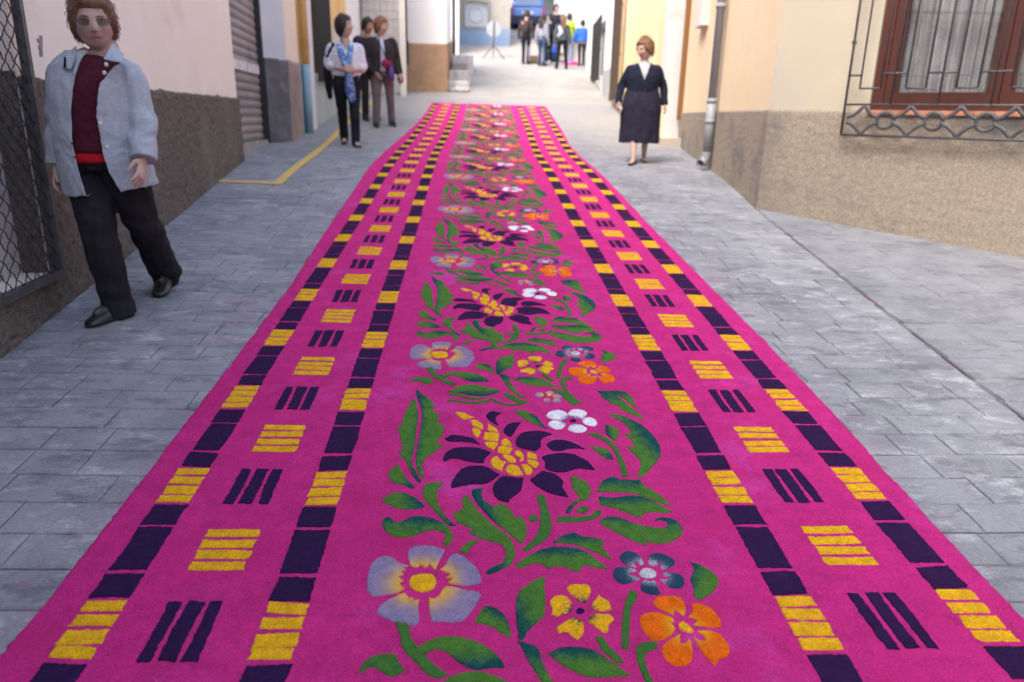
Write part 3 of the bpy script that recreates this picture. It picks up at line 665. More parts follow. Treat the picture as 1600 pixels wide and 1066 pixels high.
# --- near left house with the mesh-covered opening
hL = house('cream plastered house with dark roughcast base and wire mesh grille, left edge', 0)
A0, A1 = (wall_l(-7.0), -7.0), (wall_l(8.35), 8.35)
o_, d_, n_, L_ = frame_of(A0, A1, 1)
U_ = lambda p: (Vector((p.x, p.y, 0)) - o_).dot(d_)
fc = onwall(80, 431, A0, A1); fu, fz = U_(fc), fc.z
HOLE = (fu - 2.4, fu - .012, fz + .02, fz + 2.3)
mb = MB(); panel(mb, A0, A1, 1, -.6, 7.6, [HOLE], .30); mb.build('wall', m_cream, hL)
mb = MB()
_zt = lambda u: 1.405 - .012 * (u - 5) / 5
rough(mb, (o_.x + d_.x * (fu - .004), o_.y + d_.y * (fu - .004)), A1, 1, _zt, .026, .017, .008, fs=24)
mb.build('roughcast_base', m_rough, hL, True)
mb = MB(); pe = o_ + d_ * (fu + .02); rough(mb, A0, (pe.x, pe.y), 1, fz - .012, .026, .02, .008, jag=.004, fs=24); mb.build('roughcast_sill', m_rough, hL, True)
mb = MB()                                 # splayed side of the opening, roughcast too
q = o_ + d_ * (fu - .014)
for j in range(24):
    for i in range(8): pass
nu, nv = 10, 50; vs = []
for i in range(nu + 1):
    for j in range(nv + 1):
        p = q - n_ * (.30 * i / nu) + Vector((0, 0, fz + .02 + (1.42 - fz) * j / nv)) - d_ * (.008 + .008 * mn.noise(Vector((i * .8, j * .5, 2))))
        vs.append(p)
mb.add(vs, [(i * (nv + 1) + j, i * (nv + 1) + j + 1, (i + 1) * (nv + 1) + j + 1, (i + 1) * (nv + 1) + j) for i in range(nu) for j in range(nv)])
mb.build('opening_side', m_rough, hL, True)
m_board = M('pale_board', (.72, .67, .65), (.62, .57, .56), 3, c3=(.25, .22, .2), sc3=5, thr3=(.58, .75))
mb = MB(); eu = U_(onwall(37, 300, (A0[0] - n_.x * .12, A0[1] - n_.y * .12), (A1[0] - n_.x * .12, A1[1] - n_.y * .12))); c = o_ + d_ * (eu - 1.15) - n_ * .13; mb.box((c.x, c.y, fz + 1.1), (2.3, .02, 2.5), math.atan2(d_.y, d_.x)); mb.build('pale_panel', m_board, hL)
mb = MB(); c = o_ + d_ * (fu - .12) - n_ * .27; mb.box((c.x, c.y, fz + .55), (.22, .02, 1.5), math.atan2(d_.y, d_.x)); mb.build('dark_panel', m_rough, hL)
gr = MB(); az = math.atan2(d_.y, d_.x)
def wallbox(mb, u0, u1, z0, z1, off, th, mi=0, fr=None):
    o, d, n, az_ = fr or (o_, d_, n_, az)
    c = o + d * ((u0 + u1) / 2) + n * off; mb.box((c.x, c.y, (z0 + z1) / 2), (u1 - u0, th, z1 - z0), az_, mi)
wallbox(gr, fu - .022, fu + .012, fz, fz + 2.4, .05, .04); wallbox(gr, fu - 2.44, fu - .022, fz - .002, fz + .034, .05, .04); wallbox(gr, fu - 2.44, fu - .022, fz + 2.37, fz + 2.4, .05, .04)
g_o = gr.build('mesh_grille', m_iron, hL)
wires = []
sp = .088
def wire(u_a, z_a, u_b, z_b, off):
    n = max(3, int(math.hypot(u_b - u_a, z_b - z_a) / .0185)); pts = []
    for i in range(n + 1):
        t = i / n; w = .0024 * math.sin(i * math.pi / 2 * 1.0)
        u, z = u_a + (u_b - u_a) * t, z_a + (z_b - z_a) * t
        pts.append(o_ + d_ * (u + w * .7) + n_ * (off + w) + Vector((0, 0, z + w * .7)))
    mb = MB(); mb.tube(pts, .0029, 5, Vector((0, 0, 1)).cross(d_) + Vector((.1, 0, .2))); return mb
ua, ub, za, zb = fu - 2.4, fu - .02, fz + .034, fz + 2.36
for s in (1, -1):
    k = -60
    while k < 90:
        # line z = za + s*(u-u0)
        u0 = ua + k * sp
        pts = []
        if s > 0:
            a = max(ua, u0); b = min(ub, u0 + (zb - za))
            if b - a > .06: pts = (a, za + a - u0, b, za + b - u0)
        else:
            a = max(ua, u0 - (zb - za)); b = min(ub, u0)
            if b - a > .06: pts = (a, za + u0 - a, b, za + u0 - b)
        if pts and pts[2] > fu - 1.6:
            wire(*pts, .05 + .002 * s).build('wire', m_black, g_o)
        k += 1
mass(hL, [(A0[0] - .32, A0[1]), (A1[0] - .32, A1[1]), (-7, A1[1]), (-7, A0[1])], -.8, 7.6, m_cream, m_tile)
mb = MB(); sc_ = onwall(62, 72, A0, A1); cu, cz_ = U_(sc_), sc_.z
for i in range(6): wallbox(mb, cu - .02 + .006 * i * (i % 2), cu + .012 + .005 * i, cz_ - .05 + .016 * i, cz_ - .03 + .016 * i, .0015, .004)
mb.build('old_repair', M('mortar_patch', (.22, .20, .19), (.36, .32, .30), 30), hL)

# --- garage house: roller shutter, pier with grey base
hG = house('house with grey roller shutter and pier with painted lit and shaded sides on a dark grey base', 0)
B0, B1 = (-2.535, 8.36), (-2.665, 10.13); ob, db, nb, Lb = frame_of(B0, B1, 1); azb = math.atan2(db.y, db.x); frb = (ob, db, nb, azb)
m_slat = M('shutter_slat', (.25, .22, .215), (.32, .285, .275), 5, rough=.6, c3=(.2, .17, .16), sc3=2, thr3=(.5, .7), bmp=.1)
m_slatlow = M('shutter_slat_low', (.36, .30, .26), (.30, .26, .24), 5, rough=.6)
sh = empty('roller_shutter'); sh.parent = hG
zb0 = .93
for i in range(22):
    mb = MB(); z0 = zb0 + .096 * i; pr = []
    for k in range(7):
        t = k / 6; pr.append((z0 + .092 * t, -.07 + .016 * math.sin(math.pi * min(1, t * 1.08))))
    rr = []
    for u in (0.0, Lb): rr.append([ob + db * u + nb * k_ + Vector((0, 0, z)) for z, k_ in pr] + [ob + db * u + nb * (-.085) + Vector((0, 0, z0 + .092)), ob + db * u + nb * (-.085) + Vector((0, 0, z0))])
    mb.rings(rr); mb.build('slat', m_slatlow if i in (1, 2) else m_slat, sh)
mb = MB(); wallbox(mb, -.0, Lb, zb0 - .22, zb0 - .004, -.055, .09, 0, frb); mb.build('threshold', m_concrete, hG)
mb = MB(); wallbox(mb, Lb - .045, Lb + .0, zb0, 3.05, -.03, .07, 0, frb); mb.build('guide_rail', m_black, hG)
st = onwall(388, 104, B0, B1); mb = MB(); wallbox(mb, .05, Lb - .08, st.z - .05, st.z + .055, -.046, .006, 0, frb)
m_note = M('faded_notice', (.70, .69, .70), (.42, .40, .40), 14, thr=(.5, .62), stretch=(1, 1, .35)); mb.build('notice_strip', m_note, hG)
mb = MB(); panel(mb, B0, B1, 1, 3.04, 6.4); mb.build('lintel_wall', m_white, hG)
P0, P1, P2 = (-2.66, 10.15), (-2.425, 10.36), (-2.445, 11.16)
m_pier = M('shaded_pier_render', (.56, .58, .60), (.62, .63, .64), 1.5, c3=(.5, .46, .42), sc3=2, thr3=(.6, .8), bmp=.3)  # front of the pier coloured greyer and bluer, as its shaded face
m_pier2 = M('lit_pier_render', (.76, .66, .54), (.79, .70, .59), 2, bmp=.3)  # same pier wall coloured lighter and warmer, as its lit face
m_greybase = M('dark_grey_render', (.115, .11, .115), (.17, .165, .165), 5, c3=(.24, .23, .23), sc3=6, thr3=(.55, .75), bmp=.6, bsc=40)
m_greybase2 = M('lit_side_base', (.26, .21, .19), (.32, .27, .25), 4, bmp=.5)  # base colour lightened for the lit side of the pier
mb = MB(); panel(mb, P0, P1, 1, .5, 6.4); mb.build('pier_wall', m_pier, hG)
mb = MB(); panel(mb, P1, P2, 1, .5, 6.4); mb.build('pier_side', m_pier2, hG)
mb = MB(); rough(mb, P0, P1, 1, 1.93, .02, .03, .006, jag=.03); mb.build('pier_base', m_greybase, hG, True)
mb = MB(); rough(mb, P1, P2, 1, 1.93, .02, .04, .006, jag=.01); mb.build('side_base', m_greybase2, hG, True)
mass(hG, [(-3.0, 8.37), (-3.0, 11.15), (-7, 11.15), (-7, 8.37)], .3, 6.4, m_white, m_tile)

# --- yellow house on the left
hY = house('yellow house with blue dado, painted drainpipe and black window grille on the left', 0)
Y0, Y1, Y2 = (-2.45, 11.18), (-2.425, 15.4), (-2.43, 17.32)
oy, dy_, ny_, Ly = frame_of(Y0, Y1, 1); azy = math.atan2(dy_.y, dy_.x); fry = (oy, dy_, ny_, azy)
m_yel = M('ochre_render', (.66, .45, .17), (.72, .52, .23), 1.2, c3=(.58, .38, .14), sc3=1.6, thr3=(.5, .75), bmp=.3)
m_blue = M('blue_dado', (.22, .36, .43), (.27, .41, .48), 3, c3=(.16, .27, .33), sc3=5, thr3=(.55, .75))
m_teal = M('teal_dado', (.40, .47, .46), (.46, .52, .50), 3, c3=(.3, .34, .33), sc3=4, thr3=(.55, .75))
m_lilac = M('lilac_white', (.62, .63, .70), (.67, .67, .73), 2)
WIN = (.95, 2.05, 1.80, 3.4)
mb = MB(); panel(mb, Y0, Y1, 1, .7, 5.4, [WIN], .2); mb.build('wall', m_yel, hY)
def dado(u0, u1, zt, mat, nm, fr, L0):
    mb = MB(); o, d, n, az_ = fr; a, b = o + d * u0, o + d * u1; rough(mb, (a.x, a.y), (b.x, b.y), 1, zt, .012, .08, .002, jag=.006); mb.build(nm, mat, hY, True)
dado(0, .42, 1.93, m_blue, 'blue_dado', fry, Ly); dado(.76, Ly, 1.86, m_teal, 'teal_dado', fry, Ly)
mb = MB(); wallbox(mb, .42, .70, .8, 3.4, .03, .08, 0, fry); mb.build('door_pilaster', m_lilac, hY)
mb = MB(); wallbox(mb, .702, .758, .8, 3.4, .02, .05, 0, fry); mb.build('white_jamb', m_white, hY)
for nm, mat, z0, z1 in (('drainpipe_upper', m_yel, 1.932, 5.8), ('drainpipe_lower', m_blue, .95, 1.93)):
    mb = MB(); c = oy + dy_ * .14 + ny_ * .075; mb.tube([(c.x, c.y, z0), (c.x, c.y, z1)], .055, 14); mb.build(nm, mat, hY, True)
mb = MB(); wallbox(mb, WIN[0], WIN[1], WIN[2], WIN[3], -.16, .02, 0, fry); mb.build('dark_window', M('dark_glass', (.03, .03, .035), rough=.2, spec=.5), hY)
g2 = empty('window_grille'); g2.parent = hY
for i in range(13):
    u = WIN[0] - .02 + (WIN[1] - WIN[0] + .04) * i / 12; mb = MB(); wallbox(mb, u - .012, u + .012, WIN[2] - .05, WIN[3], .09, .02, 0, fry); mb.build('bar', m_black, g2)
for z in (WIN[2] - .05, WIN[2] + .45, WIN[2] + .95, WIN[2] + 1.5):
    mb = MB(); wallbox(mb, WIN[0] - .04, WIN[1] + .04, z - .015, z + .015, .075, .012, 0, fry); mb.build('cross_bar', m_black, g2)
mb = MB(); wallbox(mb, WIN[1] + .7, WIN[1] + .88, 2.45, 2.72, .07, .14, 0, fry); mb.build('meter_box', m_white, hY)
mass(hY, [(-2.78, 11.19), (-2.75, 17.3), (-7, 17.3), (-7, 11.19)], .5, 5.4, m_yel, m_tile)
mb = MB(); panel(mb, Y1, Y2, 1, .9, 5.4); mb.build('white_wall', m_white, hY)

# --- beige door and brown-based house facing down the street
hB = house('white house with brown base facing down the street behind the walking women', 0)
DY, BY = 17.45, 18.4
xa, xb, xc, xd = at(567, 80, DY).x, at(625, 80, DY).x, at(632, 80, BY).x, at(698, 80, BY).x
m_beige = M('beige_panel', (.52, .49, .43), (.57, .54, .48), 6)
mb = MB(); mb.box(((xa + xb) / 2, DY + .1, 3), (xb - xa, .02, 3)); mb.build('door_back', M('beige_joint', (.46, .43, .375)), hB)
dr = empty('beige_door'); dr.parent = hB
for i in range(6):
    for j in range(13):
        w, h_ = (xb - xa) / 6, .17; mb = MB(); mb.box((xa + w * (i + .5), DY + .08, 1.72 + h_ * (j + .5)), (w - .012, .02, h_ - .012)); mb.build('panel', m_beige, dr)
mb = MB(); mb.box((xb + .06, DY + .05, 3.6), (.12, .16, 4)); mb.build('door_jamb', M('cream_jamb', (.72, .68, .58), (.68, .64, .55), 3), hB)
mb = MB(); mb.box(((xa + xb) / 2, DY + .05, 4.9), (xb - xa, .16, 1.9)); mb.build('lintel_wall', m_white, hB)
mb = MB(); panel(mb, (xc - .3, BY), (xd, BY), 1, 1.4, 5.2); mb.build('front_wall', M('warm_white', (.82, .80, .75), (.79, .77, .71), 1.5), hB)
m_brown = M('brown_base', (.36, .225, .13), (.40, .26, .155), 4, c3=(.28, .18, .11), sc3=3, thr3=(.5, .75), bmp=.3)
zt_b = at(660, 68, BY).z
mb = MB(); rough(mb, (xc - .3, BY), (xd + .015, BY), 1, zt_b, .02, .05, .003, jag=.004); mb.build('brown_base', m_brown, hB, True)
mb = MB(); panel(mb, (xd, BY + .01), (xd - .05, 24.5), 1, 1.4, 5.2); mb.build('side_wall', m_white, hB)
mb = MB(); rough(mb, (xd, BY + .02), (xd - .05, 24.5), 1, lambda u: zt_b + .10 * u, .02, .1, .003, jag=.004); mb.build('side_base', M('reddish_base', (.25, .13, .08), (.3, .17, .11), 4), hB, True)
mb = MB(); px_ = xc + .06; mb.tube([(px_, BY - .06, zt_b - .25), (px_, BY - .06, 5.1)], .022, 8); mb.build('thin_pipe', m_iron, hB, True)
mb = MB(); mb.box((px_, BY - .07, zt_b - .22), (.09, .08, .52)); mb.build('pipe_guard', m_iron, hB)
mb = MB(); mb.tube([(xd + .05, 23.5, 2.3), (xd + .05, 23.5, 5.1)], .05, 8); mb.build('drainpipe', m_iron, hB, True)
mass(hB, [(xc - .35, BY + .35), (xd - .08, BY + .35), (xd - .3, 24.4), (-6.9, 24.4), (-6.9, DY + .35), (xc - .5, DY + .35)], 1.2, 5.2, m_white, m_tile)
# --- sunlit house in the lane
hN = house('narrow strip of white house beyond the brown based corner', 0)
x0, x1 = at(690, 60, 29.2).x, at(717, 60, 29.2).x
mb = MB(); panel(mb, (x0 - 3, 29.2), (x1, 29.2), 1, 2.4, 7.4); mb.build('wall', m_white, hN)
mb = MB(); rough(mb, (x0 - 3, 29.2), (x1, 29.2), 1, 4.0, .015, .15, .003, jag=.004); mb.build('cream_base', M('pale_base', (.70, .64, .54), (.64, .58, .50), 3), hN)
mass(hN, [(x0 - 3, 29.55), (x1, 29.55), (x1 - .1, 33), (x0 - 3, 33)], 2.2, 7.4, m_white, m_tile)
# --- house closing the view, with blue dado and screened window
hF = house('grey beige house with blue dado and a white ringed window screen closing the street', 0)
FY = 31.1; x0, x1 = at(708, 40, FY).x, at(797, 40, FY).x
m_gb = M('grey_beige', (.36, .33, .28), (.41, .375, .32), 1.2, c3=(.31, .28, .24), sc3=2, thr3=(.5, .7))
w0, w1, wz0, wz1 = at(727, 20, FY).x, at(762, 20, FY).x, at(745, 42, FY).z, at(745, 4, FY).z
wu = (w0 - x0 + 1.2, w1 - x0 + 1.2, wz0, wz1)
mb = MB(); panel(mb, (x0 - 1.2, FY), (x1, FY), 1, 3.2, 9.5, [wu], .15); mb.build('wall', m_gb, hF)
zd = at(745, 45, FY).z
mb = MB(); mb.box(((x0 - 1.2 + x1) / 2, FY - .02, (3.5 + zd) / 2), (x1 - x0 + 1.2, .05, zd - 3.5)); mb.build('blue_dado', M('slate_blue', (.20, .27, .38), (.23, .30, .41), 2), hF)
ws = empty('window_screen'); ws.parent = hF
mb = MB(); mb.box(((w0 + w1) / 2, FY + .12, (wz0 + wz1) / 2), (w1 - w0, .02, wz1 - wz0)); mb.build('backing', M('screen_back', (.42, .42, .43)), ws)
for i in range(16):
    mb = MB(); w = (w1 - w0) / 16; mb.box((w0 + w * (i + .5), FY + .09, (wz0 + wz1) / 2), (w * .72, .02, wz1 - wz0)); mb.build('slat', M('screen_white', (.62, .63, .65)) if i == 0 else bpy.data.materials['screen_white'], ws)
mb = MB(); cx, cz2, rr_ = (w0 + w1) / 2, (wz0 + wz1) / 2, (w1 - w0) * .30
mb.tube([(cx + rr_ * math.cos(a), FY + .07, cz2 + rr_ * math.sin(a)) for a in [i * math.pi / 14 for i in range(29)]], .04, 6); mb.build('ring', M('screen_grey', (.50, .51, .53)), ws, True)
mb = MB()
for a, b, c, e in ((w0 - .1, w0, wz0 - .08, wz1 + .1), (w1, w1 + .1, wz0 - .08, wz1 + .1), (w0, w1, wz0 - .08, wz0), (w0, w1, wz1, wz1 + .1)):
    mb.box(((a + b) / 2, FY - .03, (c + e) / 2), (b - a, .08, e - c))
mb.build('window_surround', M('surround', (.27, .245, .21)), hF)
mass(hF, [(x0 - 1.2, FY + .33), (x1, FY + .33), (x1, 33.2), (x0 - 1.2, 33.2)], 3.1, 9.5, m_gb, m_tile)
# --- dark building at the far end with grey awning
hE = house('grey building with awning and dark doorway at the far top of the street', 0)
EY = 41
mb = MB(); panel(mb, (-1, EY), (11, EY), 1, 5.2, 12, [(6.2, 7.6, 5.3, 8.2), (3.6, 5.4, 5.3, 8.0)], .4); mb.build('wall', M('grey_wall', (.40, .38, .35), (.46, .44, .41), 1), hE)  # the building's own grey wall colour
mb = MB(); mb.box((5.9, EY + .3, 6.8), (1.4, .05, 2.9)); mb.build('dark_door', M('dark_wood', (.06, .05, .05)), hE)
mb = MB(); mb.box((3.5, EY + .3, 6.7), (1.8, .05, 2.7)); mb.build('grey_door', M('greenish_grey', (.28, .28, .25)), hE)
mb = MB(); vs = [(2.4, EY - .02, 8.35), (4.9, EY - .02, 8.35), (4.9, EY - 1.3, 7.75), (2.4, EY - 1.3, 7.75), (4.9, EY - 1.3, 7.45), (2.4, EY - 1.3, 7.45)]
mb.add(vs, [(0, 1, 2, 3), (3, 2, 4, 5)]); mb.build('awning', M('awning_grey', (.16, .155, .165), (.2, .2, .2), 4), hE)
for x_ in (4.95, 6.9): mb = MB(); mb.box((x_, EY - .1, 8), (.12, .12, 5.4)); mb.build('post', M('post_brown', (.15, .11, .09)) if x_ < 5 else bpy.data.materials['post_brown'], hE)
mass(hE, [(-1, EY + .45), (11, EY + .45), (11, 46), (-1, 46)], 5, 12, m_gb, m_tile)

# --- near right house with window
hR = house('cream house with rough stone coloured base, iron grille window and grey drainpipe, right', 0)
RC = (2.61, 6.59); RE = (3.13, 11.3); RW = (6.2, 6.59 - (6.2 - 2.61) * .993)
m_cream2 = M('warm_cream', (.44, .39, .285), (.47, .42, .32), 1.2, c3=(.42, .385, .315), sc3=.9, thr3=(.5, .7), bmp=.15, bsc=30)  # window wall coloured darker than the street side, for its weaker light
m_stone = M('sandy_roughcast', (.28, .23, .175), (.40, .34, .265), 60, c3=(.185, .175, .165), sc3=1.25, thr3=(.47, .66), bmp=1.0, bsc=120, dist=.015, rough=.95)
ow, dw, nw, Lw = frame_of(RC, RW, 1); azw = math.atan2(dw.y, dw.x); frw = (ow, dw, nw, azw)
def uz(px, py, off=0.0):
    p = onwall(px, py, (RC[0] + nw.x * off, RC[1] + nw.y * off), (RW[0] + nw.x * off, RW[1] + nw.y * off)); return (Vector((p.x, p.y, 0)) - ow).dot(dw), p.z
wl, wz = uz(1357, 172); WR = (wl, wl + 1.75, wz, wz + 1.65)
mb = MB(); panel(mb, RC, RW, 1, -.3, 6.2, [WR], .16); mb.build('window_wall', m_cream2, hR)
orr, dr_, nr_, Lr = frame_of(RC, RE, -1); azr = math.atan2(dr_.y, dr_.x); frr = (orr, dr_, nr_, azr)
mb = MB(); panel(mb, RC, RE, -1, .2, 6.2); mb.build('street_wall', M('lit_yellow_cream', (.72, .58, .37), (.76, .63, .42), 1.2, c3=(.66, .53, .36), sc3=1.2, thr3=(.5, .7), bmp=.15, bsc=30), hR)  # same house's wall coloured lighter and yellower, as the brighter lit side
mb = MB(); rough(mb, RC, RW, 1, 1.385, .020, .022, .005, jag=.008, fs=26); mb.build('roughcast_base', m_stone, hR, True)
mb = MB(); rough(mb, (RC[0], RC[1] - .01), RE, -1, 1.385, .020, .022, .005, jag=.008, fs=26); mb.build('street_base', m_stone, hR, True)
m_patch = M('greyer_patch', (.58, .51, .42), (.63, .56, .46), 1.6, c3=(.66, .58, .42), sc3=1.4, thr3=(.6, .8))
pu0, pu1 = uz(1222, 100)[0], uz(1338, 100)[0]
# window
m_wood = M('red_brown_wood', (.058, .017, .012), (.085, .026, .017), 3, rough=.4, spec=.5, stretch=(1, 1, .12))
wn = empty('window'); wn.parent = hR
u0, u1, z0, z1 = WR
def wb(mb, a, b, c, e, off, th): wallbox(mb, a, b, c, e, off, th, 0, frw)
mb = MB()
for q in ((u0, u0 + .085, z0, z1), (u1 - .085, u1, z0, z1), (u0 + .085, u1 - .085, z0, z0 + .05), (u0 + .085, u1 - .085, z1 - .07, z1)): wb(mb, *q, -.09, .10)
mb.build('frame', m_wood, wn)
um = (u0 + u1) / 2; gm, nt, b_, co = newmat('window_glass', .03, .5)
gl = nt.nodes.new('ShaderNodeBsdfGlossy'); gl.inputs['Roughness'].default_value = .02; lw = nt.nodes.new('ShaderNodeLayerWeight'); lw.inputs[0].default_value = .3; tr = nt.nodes.new('ShaderNodeBsdfTransparent'); 
mx = nt.nodes.new('ShaderNodeMixShader'); nt.links.new(math_(nt, 'ADD', .14, math_(nt, 'MULTIPLY', math_(nt, 'POWER', lw.outputs['Facing'], 3.0), .6)), mx.inputs[0]); nt.links.new(tr.outputs[0], mx.inputs[1]); nt.links.new(gl.outputs[0], mx.inputs[2]); nt.links.new(mx.outputs[0], nt.nodes['Material Output'].inputs[0])
m_curt = M('lace_curtain', (.27, .275, .275), (.37, .375, .37), 6, rough=.9)
for a, b in ((u0 + .085, um), (um, u1 - .085)):
    mb = MB(); c, e = z0 + .05, z1 - .07
    for q in ((a + .003, a + .065, c, e), (b - .065, b - .003, c, e), (a + .065, b - .065, c, c + .07), (a + .065, b - .065, e - .07, e)): wb(mb, *q, -.075, .055)
    for q in ((a + .065, a + .08, c + .07, e - .07), (b - .08, b - .065, c + .07, e - .07), (a + .08, b - .08, c + .07, c + .085)): wb(mb, *q, -.085, .035)
    s_ = mb.build('sash', m_wood, wn); mb = MB(); wb(mb, a + .066, b - .066, c + .071, e - .071, -.095, .004); mb.build('pane', gm, wn)
for a, b, sgn in ((u0 + .1, um - .12, 1), (um + .02, u1 - .1, -1)):
    mb = MB(); n = 70; vs = []
    for i in range(n + 1):
        u = a + (b - a) * i / n; k = -.15 + .028 * math.sin(i * .9 + .5 * math.sin(i * .31)) + .006 * math.sin(i * 2.3)
        for z in (z0 + .02, z0 + .7, z1 - .05): p = ow + dw * (u + .012 * (z - z0) * math.sin(i)) + nw * k; vs.append((p.x, p.y, z))
    mb.add(vs, [(i * 3 + j, i * 3 + j + 1, (i + 1) * 3 + j + 1, (i + 1) * 3 + j) for i in range(n) for j in range(2)]); mb.build('curtain', m_curt, wn, True)
mb = MB(); wb(mb, u0 - .3, u1 + .3, z0 - .3, z1 + .3, -.75, .02); mb.build('room_wall', M('room_dark', (.16, .16, .17), (.24, .24, .25), 1.5), wn)
mb = MB(); wb(mb, um - .42, um - .16, z0 + .03, z0 + .42, -.34, .12); mb.build('pale_object', M('bluish_white', (.45, .49, .60), (.52, .55, .64), 5), wn)
m_terra = M('terracotta', (.42, .17, .10), (.50, .23, .15), 12, c3=(.52, .40, .33), sc3=7, thr3=(.55, .75))
for i in range(7):
    a = u0 + (u1 - u0) * i / 7; mb = MB(); wb(mb, a + .003, a + (u1 - u0) / 7 - .003, z0 - .035, z0 - .001, -.03, .14); mb.build('sill_tile', m_terra, wn)
# grille standing proud of the wall, set out from the photograph in its own plane
OFF = .115
gw = empty('iron_grille'); gw.parent = hR
c6 = lambda x, y: uz(1180 + x / 3.552, y / 3.552, OFF)
ul, zl = c6(475, 748); zr = c6(520, 580)[1]; z405 = c6(760, 408)[1]; z490 = c6(640, 491)[1]; ztop = z1 + .15
def gbar(a, c, b, e, w=.006, nm='bar'):
    mb = MB(); p = ow + dw * a + nw * OFF; q = ow + dw * b + nw * OFF; mb.tube([(p.x, p.y, c), (q.x, q.y, e)], w * 1.35, 6, Vector((.3, .2, .9))); return mb.build(nm, m_iron, gw, True)
u_rt = u1 + .22
gbar(ul, zl, ul, ztop, .008); gbar(ul, zl, u_rt, zl, .008, 'rail'); gbar(ul, zr, u_rt, zr, .006, 'rail'); gbar(u_rt, zl, u_rt, ztop, .008); gbar(ul, ztop, u_rt, ztop, .008, 'rail')
A_ = c6(580, 491)[0]; B_ = c6(695, 491)[0]; C_ = c6(835, 491)[0]; D_ = c6(945, 491)[0]; E_ = c6(1115, 491)[0]
per = D_ - A_ if False else E_ - C_
us_ = [A_, B_, C_, D_, E_]
while us_[-1] + .05 < u_rt: us_.append(us_[-2] + per)
us_ = [u for u in us_ if u < u_rt - .02]
for u in us_: gbar(u, z490, u, ztop)
gbar(ul, z405 - .01, A_, z405 - .01)
for i in range(0, len(us_) - 1, 2): gbar(us_[i], z490, us_[i + 1], z490)
for i in range(1, len(us_) - 1, 2):
    gbar(us_[i], z405, us_[i + 1], z405); c = (us_[i] + us_[i + 1]) / 2; gbar(c, zr, c, ztop)
# scrolled band of arcs and rings
k0 = c6(865, 600)[0]; k1 = c6(1145, 605)[0]; pw = k1 - k0; zm = (zl + zr) / 2; hh = (zr - zl) / 2
def ribbon(pts, nm):
    mb = MB(); P = [ow + dw * a + nw * OFF + Vector((0, 0, z)) for a, z in pts]; mb.tube(P, [(.0145, .0075)] * len(P), 6, nw.copy()); return mb.build(nm, m_iron, gw, True)
cusps = [k0 + pw * i for i in range(-2, 8)]
for c in cusps:
    if c > u_rt: break
    m_ = c + pw / 2 + .0; rr_ = hh * .52
    if ul + .04 < m_ < u_rt - .04: ribbon([(m_ + rr_ * math.cos(a), zm + rr_ * math.sin(a)) for a in [i * math.pi / 10 for i in range(21)]], 'ring')
    for sg, zz in ((1, zr), (-1, zl)):
        for a0, dirn in ((c, 1), (c + pw, -1)):
            pts = []
            for i in range(9):
                t = i / 8; u = a0 + dirn * (pw / 2 - rr_ * .8) * t; z = zz - sg * hh * .82 * (math.sin(t * math.pi / 2) ** .8)
                if ul <= u <= u_rt: pts.append((u, z))
            if len(pts) > 2: ribbon(pts, 'scroll')
for z in (zl, zr, ztop): 
    mb = MB(); p = ow + dw * ul + nw * OFF; q = ow + dw * ul; mb.tube([(p.x, p.y, z), (q.x, q.y, z)], .006, 6, Vector((0, 0, 1))); mb.build('stay', m_iron, gw, True)
    mb = MB(); p = ow + dw * u_rt + nw * OFF; q = ow + dw * u_rt; mb.tube([(p.x, p.y, z), (q.x, q.y, z)], .006, 6, Vector((0, 0, 1))); mb.build('stay', m_iron, gw, True)
kz = c6(550, 237)[1]; mb = MB(); p = ow + dw * ul + nw * OFF; mb.box((p.x, p.y, kz), (.03, .03, .022), azw); mb.build('fixing_lug', m_iron, gw)
# drainpipe
m_pvc = M('grey_pvc', (.25, .26, .275), (.29, .30, .31), 4, rough=.45, spec=.4, c3=(.32, .32, .33), sc3=9, thr3=(.58, .75))
pb = onwall(1128, 120, RC, RE); up = (Vector((pb.x, pb.y, 0)) - orr).dot(dr_)
pp = lambda off, z, du=0: orr + dr_ * (up + du) + nr_ * off + Vector((0, 0, z))
zgp = zg(pp(0, 0).x, pp(0, 0).y)
for nm, z0_, z1_, r_ in (('pipe_upper', 1.50, 5.9, .047), ('pipe_lower', zgp + .20, 1.52, .053)):
    mb = MB(); mb.tube([pp(.085, z0_), pp(.085, z1_)], r_, 16); mb.build(nm, m_pvc, hR, True)
mb = MB(); rr = []
path = [pp(.085, zgp + .21), pp(.09, zgp + .15), pp(.115, zgp + .10), pp(.16, zgp + .075, -.05)]
N = 18
for sgn, r_ in ((1, .055), (-1, .046)):
    seq = path if sgn > 0 else path[::-1]
    for i, p in enumerate(seq):
        t = (seq[min(i + 1, 3)] - seq[max(i - 1, 0)]).normalized() * sgn; u = t.cross(Vector((.3, 1, 0))).normalized(); v = u.cross(t)
        rr.append([p + u * r_ * math.cos(a * 2 * math.pi / N) + v * r_ * math.sin(a * 2 * math.pi / N) for a in range(N)])
mb.rings(rr, False); mb.build('pipe_elbow', m_pvc, hR, True)
for z in (zgp + .55, 1.5, 2.5):
    mb = MB(); mb.tube([pp(.085, z - .025), pp(.085, z + .025)], .058, 16); mb.build('pipe_collar', m_pvc, hR, True)
bx = onwall(1104, 20, RC, RE); bu = (Vector((bx.x, bx.y, 0)) - orr).dot(dr_); zbx = onwall(1104, 41, RC, RE).z
mb = MB(); wallbox(mb, bu - .20, bu + .22, zbx, zbx + .5, .05, .1, 0, frr); mb.build('meter_box', M('box_white', (.66, .62, .55), (.6, .56, .5), 4), hR)
mb = MB(); wallbox(mb, Lr - .10, Lr - .002, 1.28, 4.2, .03, .07, 0, frr); mb.build('door_frame', M('brown_wood', (.20, .095, .035), (.25, .13, .055), 4, stretch=(1, 1, .1)), hR)
